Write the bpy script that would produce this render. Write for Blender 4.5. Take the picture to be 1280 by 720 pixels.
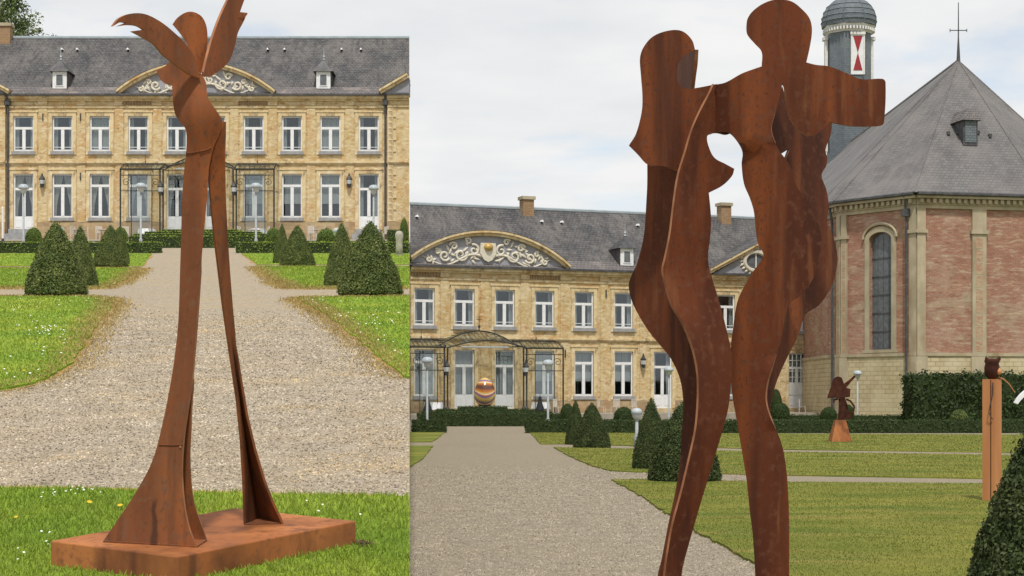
import bpy, bmesh, math, random
import numpy as np
from mathutils import Vector, Matrix, noise
from mathutils.geometry import delaunay_2d_cdt, tessellate_polygon

for o in list(bpy.data.objects):
    bpy.data.objects.remove(o)
SC = bpy.context.scene
COL = SC.collection
R = math.radians
random.seed(7)
rng = np.random.default_rng(11)

# ------------------------------------------------------------------ camera
F = 2100.0          # focal length in photo pixels (1280 wide)
EYE = 1.6
VH = 496.0          # true horizon row
VL = 273.0          # vanishing row of the rising garden on the left
SLOPE = (VH - VL) / F
cam = bpy.data.cameras.new('camera')
cam.sensor_width = 36.0
cam.lens = 36.0 * F / 1280.0
cam.shift_y = (VH - 360.0) / 1280.0
cam.clip_start = 0.1
cam.clip_end = 6000
camo = bpy.data.objects.new('camera', cam)
COL.objects.link(camo)
camo.location = (0, 0, EYE)
camo.rotation_euler = (R(90), 0, 0)
SC.camera = camo

# ------------------------------------------------------------------ sky and sun
SUN_EL, SUN_AZ = 61.0, 177.0     # azimuth clockwise from +Y
world = bpy.data.worlds.new('World')
SC.world = world
world.use_nodes = True
wn, wl = world.node_tree.nodes, world.node_tree.links
wn.clear()
out = wn.new('ShaderNodeOutputWorld')
bg = wn.new('ShaderNodeBackground')
bg.inputs['Strength'].default_value = 0.085
sky = wn.new('ShaderNodeTexSky')
sky.sky_type = 'NISHITA'
sky.sun_disc = False
sky.sun_elevation = R(SUN_EL)
sky.sun_rotation = R(SUN_AZ)
sky.air_density = 1.0
sky.dust_density = 1.5
tc = wn.new('ShaderNodeTexCoord')
sep = wn.new('ShaderNodeSeparateXYZ')
wl.new(tc.outputs['Generated'], sep.inputs[0])
zz = wn.new('ShaderNodeMath'); zz.operation = 'ABSOLUTE'
wl.new(sep.outputs['Z'], zz.inputs[0])
za = wn.new('ShaderNodeMath'); za.operation = 'ADD'; za.inputs[1].default_value = 0.10
wl.new(zz.outputs[0], za.inputs[0])
dx = wn.new('ShaderNodeMath'); dx.operation = 'DIVIDE'
dy = wn.new('ShaderNodeMath'); dy.operation = 'DIVIDE'
wl.new(sep.outputs['X'], dx.inputs[0]); wl.new(za.outputs[0], dx.inputs[1])
wl.new(sep.outputs['Y'], dy.inputs[0]); wl.new(za.outputs[0], dy.inputs[1])
cmb = wn.new('ShaderNodeCombineXYZ')
wl.new(dx.outputs[0], cmb.inputs[0]); wl.new(dy.outputs[0], cmb.inputs[1])
cmb.inputs[2].default_value = 3.7
cn = wn.new('ShaderNodeTexNoise')
cn.inputs['Scale'].default_value = 1.35
cn.inputs['Detail'].default_value = 7.0
cn.inputs['Roughness'].default_value = 0.55
cn.inputs['Distortion'].default_value = 0.35
wl.new(cmb.outputs[0], cn.inputs['Vector'])
cr = wn.new('ShaderNodeValToRGB')
cr.color_ramp.elements[0].position = 0.30
cr.color_ramp.elements[0].color = (0.42, 0.42, 0.42, 1)
cr.color_ramp.elements[1].position = 0.49
cr.color_ramp.elements[1].color = (1, 1, 1, 1)
wl.new(cn.outputs['Fac'], cr.inputs[0])
cn2 = wn.new('ShaderNodeTexNoise')
cn2.inputs['Scale'].default_value = 2.3
cn2.inputs['Detail'].default_value = 5.0
wl.new(cmb.outputs[0], cn2.inputs['Vector'])
cr2 = wn.new('ShaderNodeValToRGB')
cr2.color_ramp.elements[0].position = 0.3
cr2.color_ramp.elements[0].color = (7.1, 7.3, 7.5, 1)
cr2.color_ramp.elements[1].position = 0.65
cr2.color_ramp.elements[1].color = (8.3, 8.3, 8.25, 1)
wl.new(cn2.outputs['Fac'], cr2.inputs[0])
skg = wn.new('ShaderNodeMixRGB'); skg.blend_type = 'MULTIPLY'
skg.inputs[0].default_value = 1.0
skg.inputs[2].default_value = (1.55, 1.55, 1.55, 1)
wl.new(sky.outputs[0], skg.inputs[1])
mx = wn.new('ShaderNodeMixRGB')
wl.new(cr.outputs[0], mx.inputs[0])
wl.new(skg.outputs[0], mx.inputs[1]); wl.new(cr2.outputs[0], mx.inputs[2])
wl.new(mx.outputs[0], bg.inputs['Color'])
wl.new(bg.outputs[0], out.inputs[0])

sun = bpy.data.lights.new('sun', 'SUN')
sun.energy = 2.7
sun.angle = R(4)
sun.color = (1.0, 0.95, 0.87)
suno = bpy.data.objects.new('sun', sun)
COL.objects.link(suno)
az = R(SUN_AZ)
sd = Vector((math.sin(az) * math.cos(R(SUN_EL)), math.cos(az) * math.cos(R(SUN_EL)), math.sin(R(SUN_EL))))
suno.rotation_euler = sd.to_track_quat('Z', 'Y').to_euler()
suno.location = (0, -20, 60)

SC.view_settings.view_transform = 'Standard'
SC.view_settings.look = 'None'
SC.view_settings.exposure = 0.36
SC.view_settings.gamma = 1.0
SC.view_settings.use_curve_mapping = False
SC.render.resolution_x, SC.render.resolution_y = 1024, 576

# ------------------------------------------------------------------ materials
def mat(name, col, col2=None, scale=4.0, rough=0.8, stretch=(1, 1, 1), bump=0.0, bscale=None, detail=5,
        lo=0.35, hi=0.65, spec=0.3, metal=0.0, extra=None, island=0.0, coords='Object'):
    """Principled material: noise between two base colours, optional third noise layer, bump."""
    m = bpy.data.materials.new(name)
    m.use_nodes = True
    n, l = m.node_tree.nodes, m.node_tree.links
    b = n['Principled BSDF']
    b.inputs['Roughness'].default_value = rough
    b.inputs['Metallic'].default_value = metal
    b.inputs['Specular IOR Level'].default_value = spec
    if col2 is None:
        b.inputs['Base Color'].default_value = (*col, 1)
        last = None
    tcn = n.new('ShaderNodeTexCoord')
    mp = n.new('ShaderNodeMapping')
    mp.inputs['Scale'].default_value = stretch
    l.new(tcn.outputs[coords], mp.inputs[0])
    if col2 is not None:
        t = n.new('ShaderNodeTexNoise')
        t.inputs['Scale'].default_value = scale
        t.inputs['Detail'].default_value = detail
        l.new(mp.outputs[0], t.inputs['Vector'])
        r = n.new('ShaderNodeValToRGB')
        r.color_ramp.elements[0].position = lo
        r.color_ramp.elements[1].position = hi
        r.color_ramp.elements[0].color = (*col, 1)
        r.color_ramp.elements[1].color = (*col2, 1)
        l.new(t.outputs['Fac'], r.inputs[0])
        last = r.outputs[0]
        for ex in (extra or []):
            c3, sc3, st3, lo3, hi3 = ex
            mp3 = n.new('ShaderNodeMapping')
            mp3.inputs['Scale'].default_value = st3
            mp3.inputs['Location'].default_value = (sc3 * 1.7, 3.1, sc3)
            l.new(tcn.outputs[coords], mp3.inputs[0])
            t3 = n.new('ShaderNodeTexNoise')
            t3.inputs['Scale'].default_value = sc3
            t3.inputs['Detail'].default_value = 4
            l.new(mp3.outputs[0], t3.inputs['Vector'])
            r3 = n.new('ShaderNodeMapRange')
            r3.inputs['From Min'].default_value = lo3
            r3.inputs['From Max'].default_value = hi3
            l.new(t3.outputs['Fac'], r3.inputs['Value'])
            m3 = n.new('ShaderNodeMixRGB')
            m3.inputs[2].default_value = (*c3, 1)
            l.new(r3.outputs[0], m3.inputs[0])
            l.new(last, m3.inputs[1])
            last = m3.outputs[0]
        if island:
            g = n.new('ShaderNodeNewGeometry')
            hs = n.new('ShaderNodeHueSaturation')
            mr = n.new('ShaderNodeMapRange')
            mr.inputs['To Min'].default_value = 1 - island
            mr.inputs['To Max'].default_value = 1 + island
            l.new(g.outputs['Random Per Island'], mr.inputs['Value'])
            l.new(mr.outputs[0], hs.inputs['Value'])
            l.new(last, hs.inputs['Color'])
            last = hs.outputs[0]
        l.new(last, b.inputs['Base Color'])
    if bump:
        t2 = n.new('ShaderNodeTexNoise')
        t2.inputs['Scale'].default_value = bscale or scale * 4
        t2.inputs['Detail'].default_value = 4
        l.new(mp.outputs[0], t2.inputs['Vector'])
        bp = n.new('ShaderNodeBump')
        bp.inputs['Strength'].default_value = 1.0
        bp.inputs['Distance'].default_value = bump
        l.new(t2.outputs['Fac'], bp.inputs['Height'])
        l.new(bp.outputs[0], b.inputs['Normal'])
    return m

def brickmat(name, c1, c2, mortar, bw, bh, patches=(), rough=0.85, rot=(R(90), 0, 0), msize=0.012, bump=0.01, nscale=0.6):
    """Brick/ashlar/slate courses with weathering patches; coordinates: x along wall, z up."""
    m = bpy.data.materials.new(name)
    m.use_nodes = True
    n, l = m.node_tree.nodes, m.node_tree.links
    b = n['Principled BSDF']
    b.inputs['Roughness'].default_value = rough
    b.inputs['Specular IOR Level'].default_value = 0.25
    tcn = n.new('ShaderNodeTexCoord')
    mp = n.new('ShaderNodeMapping')
    mp.inputs['Rotation'].default_value = rot
    l.new(tcn.outputs['Object'], mp.inputs[0])
    br = n.new('ShaderNodeTexBrick')
    br.inputs['Color1'].default_value = (*c1, 1)
    br.inputs['Color2'].default_value = (*c2, 1)
    br.inputs['Mortar'].default_value = (*mortar, 1)
    br.inputs['Scale'].default_value = 1.0
    br.inputs['Brick Width'].default_value = bw
    br.inputs['Row Height'].default_value = bh
    br.inputs['Mortar Size'].default_value = msize
    br.inputs['Bias'].default_value = 0.0
    l.new(mp.outputs[0], br.inputs['Vector'])
    last = br.outputs['Color']
    for (c3, sc3, st3, lo3, hi3, amt) in patches:
        mp3 = n.new('ShaderNodeMapping')
        mp3.inputs['Scale'].default_value = st3
        mp3.inputs['Location'].default_value = (sc3 * 2.3, 1.3, sc3 * 0.7)
        l.new(tcn.outputs['Object'], mp3.inputs[0])
        t3 = n.new('ShaderNodeTexNoise')
        t3.inputs['Scale'].default_value = sc3
        t3.inputs['Detail'].default_value = 6
        t3.inputs['Roughness'].default_value = 0.65
        l.new(mp3.outputs[0], t3.inputs['Vector'])
        r3 = n.new('ShaderNodeMapRange')
        r3.inputs['From Min'].default_value = lo3
        r3.inputs['From Max'].default_value = hi3
        r3.inputs['To Max'].default_value = amt
        l.new(t3.outputs['Fac'], r3.inputs['Value'])
        m3 = n.new('ShaderNodeMixRGB')
        m3.inputs[2].default_value = (*c3, 1)
        l.new(r3.outputs[0], m3.inputs[0])
        l.new(last, m3.inputs[1])
        last = m3.outputs[0]
    l.new(last, b.inputs['Base Color'])
    bp = n.new('ShaderNodeBump')
    bp.inputs['Distance'].default_value = bump
    l.new(br.outputs['Fac'], bp.inputs['Height'])
    bp.invert = True
    l.new(bp.outputs[0], b.inputs['Normal'])
    return m

def gravelmat(name, c1, c2, c3, sc):
    m = bpy.data.materials.new(name)
    m.use_nodes = True
    n, l = m.node_tree.nodes, m.node_tree.links
    b = n['Principled BSDF']
    b.inputs['Roughness'].default_value = 0.9
    b.inputs['Specular IOR Level'].default_value = 0.2
    tcn = n.new('ShaderNodeTexCoord')
    vo = n.new('ShaderNodeTexVoronoi')
    vo.inputs['Scale'].default_value = sc
    l.new(tcn.outputs['Object'], vo.inputs['Vector'])
    r = n.new('ShaderNodeValToRGB')
    r.color_ramp.elements[0].color = (*c1, 1)
    r.color_ramp.elements[1].color = (*c2, 1)
    sx = n.new('ShaderNodeSeparateXYZ')
    l.new(vo.outputs['Color'], sx.inputs[0])
    l.new(sx.outputs[0], r.inputs[0])
    last = r.outputs[0]
    for s_, lo_, hi_, cc, st in ((0.9, 0.45, 0.75, c3, (1, 1, 1)), (0.35, 0.5, 0.72, tuple(x * 0.72 for x in c2), (1, 0.35, 1)), (7.0, 0.5, 0.8, tuple(x * 0.6 for x in c3), (1, 0.6, 1))):
        mp = n.new('ShaderNodeMapping'); mp.inputs['Scale'].default_value = st
        l.new(tcn.outputs['Object'], mp.inputs[0])
        t = n.new('ShaderNodeTexNoise'); t.inputs['Scale'].default_value = s_; t.inputs['Detail'].default_value = 6
        l.new(mp.outputs[0], t.inputs['Vector'])
        mr = n.new('ShaderNodeMapRange'); mr.inputs['From Min'].default_value = lo_; mr.inputs['From Max'].default_value = hi_
        mr.inputs['To Max'].default_value = 0.6
        l.new(t.outputs['Fac'], mr.inputs['Value'])
        mm = n.new('ShaderNodeMixRGB'); mm.inputs[2].default_value = (*cc, 1)
        l.new(mr.outputs[0], mm.inputs[0]); l.new(last, mm.inputs[1])
        last = mm.outputs[0]
    l.new(last, b.inputs['Base Color'])
    bp = n.new('ShaderNodeBump')
    bp.inputs['Distance'].default_value = 0.012
    bp.inputs['Strength'].default_value = 1.0
    bp.invert = True
    l.new(vo.outputs['Distance'], bp.inputs['Height'])
    l.new(bp.outputs[0], b.inputs['Normal'])
    return m

def glassmat(name, tint, refl=0.35, rough=0.03):
    m = bpy.data.materials.new(name)
    m.use_nodes = True
    n, l = m.node_tree.nodes, m.node_tree.links
    n.remove(n['Principled BSDF'])
    tr = n.new('ShaderNodeBsdfTransparent'); tr.inputs[0].default_value = (*tint, 1)
    gl = n.new('ShaderNodeBsdfGlossy'); gl.inputs['Roughness'].default_value = rough
    gl.inputs[0].default_value = (0.85, 0.9, 0.95, 1)
    mxs = n.new('ShaderNodeMixShader'); mxs.inputs[0].default_value = refl
    l.new(tr.outputs[0], mxs.inputs[1]); l.new(gl.outputs[0], mxs.inputs[2])
    l.new(mxs.outputs[0], n['Material Output'].inputs[0])
    return m

def leafmat(name, c1, c2, island=0.35, scale=3.0, trans=0.25):
    m = mat(name, c1, c2, scale=scale, rough=0.6, spec=0.25, island=island, lo=0.3, hi=0.7)
    n, l = m.node_tree.nodes, m.node_tree.links
    b = n['Principled BSDF']
    src = b.inputs['Base Color'].links[0].from_socket
    t = n.new('ShaderNodeBsdfTranslucent')
    l.new(src, t.inputs[0])
    mxs = n.new('ShaderNodeMixShader'); mxs.inputs[0].default_value = trans
    l.new(b.outputs[0], mxs.inputs[1]); l.new(t.outputs[0], mxs.inputs[2])
    l.new(mxs.outputs[0], n['Material Output'].inputs[0])
    return m

M = {}
M['gravelL'] = gravelmat('gravel_warm', (0.22, 0.18, 0.13), (0.47, 0.40, 0.305), (0.41, 0.31, 0.175), 62)
M['gravelR'] = gravelmat('gravel_grey', (0.20, 0.17, 0.125), (0.345, 0.295, 0.22), (0.29, 0.235, 0.155), 70)
M['lawnL'] = mat('lawn_lush', (0.15, 0.25, 0.025), (0.25, 0.34, 0.035), scale=1.1, rough=0.9, spec=0.1, bump=0.02, bscale=50, stretch=(1, 0.6, 1),
                 extra=[((0.36, 0.36, 0.05), 0.7, (1, 0.5, 1), 0.52, 0.78)])
M['lawnR'] = mat('lawn_olive', (0.115, 0.145, 0.022), (0.21, 0.205, 0.04), scale=0.8, rough=0.9, spec=0.1, bump=0.02, bscale=50, stretch=(0.6, 1, 1),
                 extra=[((0.25, 0.205, 0.06), 0.8, (0.5, 1.4, 1), 0.5, 0.75), ((0.075, 0.125, 0.02), 0.9, (0.4, 1.2, 1), 0.52, 0.7)])
M['dry'] = mat('dry_grass', (0.30, 0.19, 0.06), (0.42, 0.27, 0.09), scale=5, rough=0.95, spec=0.1, bump=0.01, bscale=60)
M['bladeL'] = leafmat('grass_blade_lush', (0.17, 0.27, 0.032), (0.30, 0.36, 0.055), 0.28, 0.9, 0.35)
M['bladeR'] = leafmat('grass_blade_olive', (0.125, 0.16, 0.026), (0.255, 0.235, 0.055), 0.25, 0.8, 0.3)
M['daisy'] = mat('daisy_white', (0.8, 0.8, 0.76), rough=0.8)
M['cortenA'] = mat('corten_brown', (0.135, 0.048, 0.021), (0.235, 0.082, 0.031), scale=2.2, rough=0.72, stretch=(1.6, 1.6, 0.35), bump=0.0012, bscale=60, spec=0.14,
                   extra=[((0.075, 0.036, 0.022), 3.5, (2.5, 2.5, 0.25), 0.55, 0.75), ((0.30, 0.09, 0.026), 1.4, (2, 2, 0.3), 0.52, 0.7), ((0.15, 0.07, 0.038), 25, (1, 1, 1), 0.52, 0.72), ((0.10, 0.042, 0.022), 55, (1, 1, 0.7), 0.56, 0.8), ((0.085, 0.036, 0.02), 9, (1, 1, 0.08), 0.56, 0.76)])
M['cortenB'] = mat('corten_red', (0.062, 0.018, 0.008), (0.125, 0.034, 0.012), scale=1.6, rough=0.68, stretch=(1.6, 1.6, 0.4), bump=0.0012, bscale=60, spec=0.14,
                   extra=[((0.038, 0.014, 0.009), 2.5, (2.5, 2.5, 0.3), 0.55, 0.75), ((0.22, 0.063, 0.018), 1.3, (3, 3, 0.3), 0.52, 0.72), ((0.11, 0.042, 0.022), 22, (1, 1, 1), 0.52, 0.72), ((0.058, 0.021, 0.011), 50, (1, 1, 0.7), 0.56, 0.8), ((0.045, 0.017, 0.010), 7, (1, 1, 0.07), 0.54, 0.74), ((0.17, 0.062, 0.024), 11, (1, 1, 0.12), 0.58, 0.74)])
M['cortenslab'] = mat('corten_orange', (0.15, 0.055, 0.022), (0.30, 0.105, 0.036), scale=4, rough=0.7, bump=0.001, bscale=50, spec=0.15, lo=0.4, hi=0.6,
                      extra=[((0.42, 0.16, 0.055), 1.6, (1, 1.5, 0.3), 0.46, 0.66), ((0.12, 0.045, 0.022), 7, (1, 1, 0.2), 0.55, 0.72), ((0.20, 0.08, 0.035), 30, (1, 1, 1), 0.52, 0.75)])
M['cortenpil'] = mat('corten_light', (0.40, 0.165, 0.065), (0.50, 0.22, 0.09), scale=3, rough=0.7, stretch=(1, 1, 0.2), bump=0.001)
M['rim'] = mat('corten_edge_highlight', (0.20, 0.075, 0.03), (0.34, 0.15, 0.07), scale=9, rough=0.6)  # worn plate edge, with its rim light put into the colour
M['cortendk'] = mat('corten_dark', (0.035, 0.013, 0.009), (0.075, 0.027, 0.016), scale=6, rough=0.75, spec=0.1)
M['wall'] = brickmat('yellow_sandstone_brick', (0.60, 0.44, 0.20), (0.46, 0.32, 0.13), (0.58, 0.47, 0.28), 0.28, 0.09,
                     [((0.64, 0.53, 0.34), 0.5, (1, 1, 1), 0.40, 0.62, 0.8), ((0.50, 0.25, 0.075), 0.55, (1.3, 1, 0.8), 0.53, 0.68, 0.65),
                      ((0.40, 0.15, 0.06), 1.9, (0.8, 1, 1.2), 0.58, 0.70, 0.7), ((0.30, 0.22, 0.12), 1.3, (1.5, 1, 0.5), 0.55, 0.72, 0.55),
                      ((0.72, 0.62, 0.42), 3.2, (0.6, 1, 1.5), 0.50, 0.62, 0.75), ((0.24, 0.15, 0.065), 4.0, (0.6, 1, 1.5), 0.56, 0.66, 0.75), ((0.50, 0.27, 0.09), 2.6, (0.6, 1, 1.6), 0.55, 0.66, 0.6)])
M['stone'] = mat('pale_sandstone', (0.55, 0.425, 0.235), (0.65, 0.53, 0.325), scale=1.2, rough=0.85, spec=0.2, bump=0.006, bscale=12,
                 extra=[((0.46, 0.29, 0.12), 0.9, (1, 1, 0.6), 0.52, 0.7), ((0.30, 0.22, 0.13), 2.8, (1, 1, 0.6), 0.54, 0.72), ((0.70, 0.61, 0.44), 3.5, (1, 1, 1), 0.54, 0.7)])
M['rubble'] = brickmat('rubble_plinth', (0.45, 0.33, 0.18), (0.30, 0.21, 0.12), (0.38, 0.33, 0.24), 0.5, 0.25,
                       [((0.40, 0.20, 0.10), 1.0, (1, 1, 1), 0.5, 0.7, 0.6), ((0.50, 0.42, 0.28), 0.8, (1, 1, 1), 0.5, 0.7, 0.6)])
M['bluestone'] = mat('blue_grey_stone', (0.24, 0.24, 0.25), (0.34, 0.34, 0.34), scale=3, rough=0.8)
M['tymp'] = mat('blue_grey_plaster', (0.25, 0.25, 0.28), (0.31, 0.31, 0.34), scale=2, rough=0.9)
M['relief'] = mat('cream_stucco', (0.55, 0.51, 0.43), (0.66, 0.61, 0.51), scale=6, rough=0.85)
M['gold'] = mat('dull_gilt', (0.42, 0.27, 0.07), (0.55, 0.38, 0.13), scale=9, rough=0.5, metal=0.2)
M['slate'] = brickmat('grey_slates', (0.10, 0.098, 0.10), (0.062, 0.061, 0.064), (0.035, 0.035, 0.036), 0.28, 0.17,
                      [((0.16, 0.145, 0.135), 0.45, (1, 1, 0.5), 0.40, 0.66, 0.8), ((0.045, 0.044, 0.045), 3.2, (1, 0.6, 0.5), 0.5, 0.66, 0.75), ((0.038, 0.038, 0.045), 1.0, (1.6, 0.4, 0.35), 0.52, 0.68, 0.7),
                       ((0.20, 0.195, 0.19), 4.2, (0.6, 1, 1.8), 0.54, 0.68, 0.5), ((0.03, 0.03, 0.031), 2.4, (1.8, 0.5, 0.35), 0.56, 0.7, 0.7), ((0.17, 0.13, 0.12), 2.1, (1, 0.5, 0.5), 0.6, 0.75, 0.5)], rough=0.6, msize=0.02, bump=0.02)
M['slatekick'] = brickmat('weathered_slates', (0.17, 0.15, 0.145), (0.13, 0.12, 0.12), (0.07, 0.065, 0.065), 0.28, 0.17,
                          [((0.26, 0.22, 0.20), 0.4, (1, 1, 1), 0.5, 0.6, 0.7), ((0.07, 0.065, 0.065), 0.6, (1.2, 1, 1), 0.55, 0.7, 0.7)], rough=0.6, msize=0.02)
M['slatech'] = brickmat('church_slates', (0.15, 0.143, 0.14), (0.115, 0.11, 0.112), (0.085, 0.08, 0.08), 0.32, 0.2,
                        [((0.185, 0.172, 0.165), 0.25, (1, 1, 0.5), 0.42, 0.62, 0.8), ((0.09, 0.083, 0.083), 0.5, (1.4, 1.4, 0.25), 0.52, 0.68, 0.6),
                         ((0.25, 0.235, 0.225), 0.7, (1.6, 1.6, 0.18), 0.62, 0.78, 0.5)], rough=0.65, msize=0.01)
M['zinc'] = mat('ridge_zinc', (0.28, 0.33, 0.36), (0.36, 0.40, 0.42), scale=2, rough=0.5, metal=0.2)
M['lead'] = mat('dark_gutter_metal', (0.05, 0.05, 0.055), (0.09, 0.09, 0.095), scale=3, rough=0.5)
M['towersl'] = brickmat('tower_slates', (0.155, 0.18, 0.20), (0.12, 0.14, 0.155), (0.08, 0.09, 0.10), 0.3, 0.18,
                        [((0.20, 0.22, 0.235), 0.6, (1, 1, 0.4), 0.5, 0.7, 0.7)], rough=0.55)
M['white'] = mat('white_paint', (0.74, 0.75, 0.76), (0.66, 0.67, 0.68), scale=3, rough=0.5)
M['whitetrim'] = mat('white_stucco', (0.62, 0.61, 0.58), (0.72, 0.71, 0.68), scale=3, rough=0.7)
M['red'] = mat('red_shutter_paint', (0.32, 0.03, 0.035), (0.26, 0.025, 0.03), scale=3, rough=0.5)
M['iron'] = mat('dark_iron', (0.028, 0.03, 0.03), (0.05, 0.052, 0.05), scale=5, rough=0.5)
M['glass'] = glassmat('window_glass', (0.76, 0.79, 0.80), 0.08)
M['pglass'] = glassmat('porch_glass', (0.80, 0.84, 0.82), 0.14)
M['chglass'] = mat('leaded_glass', (0.085, 0.095, 0.105), (0.13, 0.14, 0.15), scale=4, rough=0.25, spec=0.6)
M['inner'] = mat('interior_shade', (0.03, 0.027, 0.024), (0.06, 0.05, 0.042), scale=0.8, rough=0.9)  # shade of the unlit rooms put into the colour
M['curtain'] = mat('grey_curtain', (0.55, 0.55, 0.53), (0.66, 0.66, 0.63), scale=4, rough=0.9, stretch=(12, 1, 0.3))
M['curtainw'] = mat('cream_curtain', (0.58, 0.53, 0.44), (0.68, 0.63, 0.53), scale=4, rough=0.9, stretch=(12, 1, 0.3))
M['brick'] = brickmat('weathered_red_brick', (0.37, 0.165, 0.115), (0.28, 0.11, 0.075), (0.38, 0.28, 0.20), 0.24, 0.085,
                      [((0.46, 0.33, 0.26), 0.22, (1, 1, 0.7), 0.48, 0.66, 0.7), ((0.40, 0.35, 0.24), 0.33, (0.7, 0.7, 1.0), 0.50, 0.64, 0.8), ((0.48, 0.38, 0.27), 3.6, (0.4, 0.4, 1.8), 0.52, 0.62, 0.7), ((0.17, 0.075, 0.05), 3.0, (0.4, 0.4, 1.8), 0.56, 0.68, 0.6),
                       ((0.22, 0.09, 0.06), 0.9, (1, 1, 2), 0.5, 0.7, 0.6), ((0.50, 0.42, 0.34), 4.0, (0.5, 0.5, 3.5), 0.6, 0.7, 0.6)])
M['fadedbrick'] = mat('faded_brick', (0.38, 0.23, 0.155), (0.42, 0.33, 0.22), scale=2.5, rough=0.9, stretch=(1, 1, 2), extra=[((0.30, 0.15, 0.10), 5, (0.6, 0.6, 2), 0.5, 0.7)])
M['chstone'] = mat('church_sandstone', (0.34, 0.285, 0.195), (0.45, 0.385, 0.275), scale=0.9, rough=0.85, spec=0.2, bump=0.006, bscale=12,
                   extra=[((0.28, 0.21, 0.13), 0.8, (1, 1, 0.5), 0.55, 0.75), ((0.30, 0.29, 0.20), 2.2, (1, 1, 0.4), 0.58, 0.8)])
M['ashlar'] = brickmat('pale_ashlar', (0.52, 0.44, 0.28), (0.43, 0.36, 0.225), (0.33, 0.27, 0.17), 0.62, 0.3,
                       [((0.56, 0.49, 0.34), 0.5, (1, 1, 1), 0.45, 0.65, 0.7), ((0.36, 0.28, 0.13), 0.8, (1, 1, 0.5), 0.55, 0.72, 0.6)], msize=0.025)
M['chimney'] = brickmat('chimney_brick', (0.36, 0.21, 0.10), (0.28, 0.15, 0.075), (0.36, 0.29, 0.2), 0.24, 0.09, [((0.22, 0.13, 0.07), 1.0, (1, 1, 1), 0.5, 0.7, 0.6)])
M['yew'] = leafmat('yew_leaves', (0.075, 0.115, 0.027), (0.185, 0.215, 0.065), 0.5, 5.0)
M['yewR'] = leafmat('yew_leaves_dark', (0.034, 0.056, 0.016), (0.085, 0.11, 0.034), 0.5, 5.0)
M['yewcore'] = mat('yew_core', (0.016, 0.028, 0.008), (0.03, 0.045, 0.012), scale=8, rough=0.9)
M['box'] = leafmat('box_hedge_leaves', (0.095, 0.16, 0.024), (0.18, 0.245, 0.045), 0.4, 1.2)
M['boxR'] = leafmat('box_hedge_leaves_dark', (0.028, 0.052, 0.013), (0.055, 0.085, 0.02), 0.4, 1.2)
M['boxtop'] = leafmat('box_top_leaves', (0.24, 0.33, 0.035), (0.34, 0.42, 0.06), 0.3, 1.2)  # paler yellow-green leaves for the hedge tops
M['laurel'] = leafmat('tall_hedge_leaves', (0.025, 0.045, 0.015), (0.05, 0.078, 0.022), 0.5, 1.5)
M['treeleaf'] = leafmat('tree_leaves', (0.10, 0.15, 0.045), (0.18, 0.23, 0.08), 0.4, 0.5)
M['bark'] = mat('bark', (0.06, 0.045, 0.03), (0.11, 0.085, 0.06), scale=6, rough=0.95, stretch=(3, 3, 0.5), bump=0.02)
M['lampgrey'] = mat('lamp_post_grey', (0.27, 0.29, 0.30), (0.35, 0.37, 0.38), scale=4, rough=0.45)
M['lampdome'] = mat('lamp_dome_bluegrey', (0.34, 0.385, 0.42), (0.42, 0.46, 0.49), scale=4, rough=0.35)
M['opal'] = mat('opal_glass', (0.50, 0.53, 0.55), rough=0.3)
M['teak'] = mat('weathered_teak', (0.50, 0.45, 0.40), (0.62, 0.57, 0.51), scale=5, rough=0.8, stretch=(1, 1, 4))
M['cloth'] = mat('white_linen', (0.74, 0.75, 0.77), rough=0.85)
M['darkcloth'] = mat('dark_canvas', (0.02, 0.024, 0.03), rough=0.85)
M['paving'] = mat('terrace_paving', (0.26, 0.23, 0.19), (0.34, 0.31, 0.26), scale=2, rough=0.9)
M['post'] = mat('grey_stone_post', (0.30, 0.28, 0.24), (0.42, 0.39, 0.33), scale=7, rough=0.9, bump=0.01, bscale=25)
M['litter'] = mat('dead_leaves', (0.06, 0.04, 0.022), (0.12, 0.08, 0.04), scale=15, rough=0.9)
M['dandelion'] = mat('dandelion_yellow', (0.62, 0.40, 0.02), rough=0.8)
# painted egg: swirling glossy bands
def eggmat():
    m = mat('painted_egg', (0.5, 0.5, 0.5), rough=0.16, spec=0.6)
    n, l = m.node_tree.nodes, m.node_tree.links
    b = n['Principled BSDF']
    t = n.new('ShaderNodeTexCoord')
    w = n.new('ShaderNodeTexWave'); w.wave_type = 'BANDS'; w.bands_direction = 'Z'
    w.inputs['Scale'].default_value = 0.28; w.inputs['Distortion'].default_value = 9.0
    w.inputs['Detail'].default_value = 1.0; w.inputs['Detail Scale'].default_value = 0.9
    l.new(t.outputs['Object'], w.inputs['Vector'])
    r = n.new('ShaderNodeValToRGB'); r.color_ramp.interpolation = 'EASE'
    cs = [(0.0, (0.10, 0.045, 0.03)), (0.22, (0.42, 0.13, 0.02)), (0.42, (0.55, 0.33, 0.05)), (0.55, (0.70, 0.62, 0.52)),
          (0.66, (0.45, 0.12, 0.03)), (0.82, (0.16, 0.13, 0.28)), (1.0, (0.60, 0.42, 0.12))]
    r.color_ramp.elements[0].position = 0.0; r.color_ramp.elements[0].color = (*cs[0][1], 1)
    r.color_ramp.elements[1].position = 1.0; r.color_ramp.elements[1].color = (*cs[-1][1], 1)
    for p, c in cs[1:-1]:
        e = r.color_ramp.elements.new(p); e.color = (*c, 1)
    l.new(w.outputs['Fac'], r.inputs[0])
    l.new(r.outputs[0], b.inputs['Base Color'])
    return m
M['egg'] = eggmat()

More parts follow.
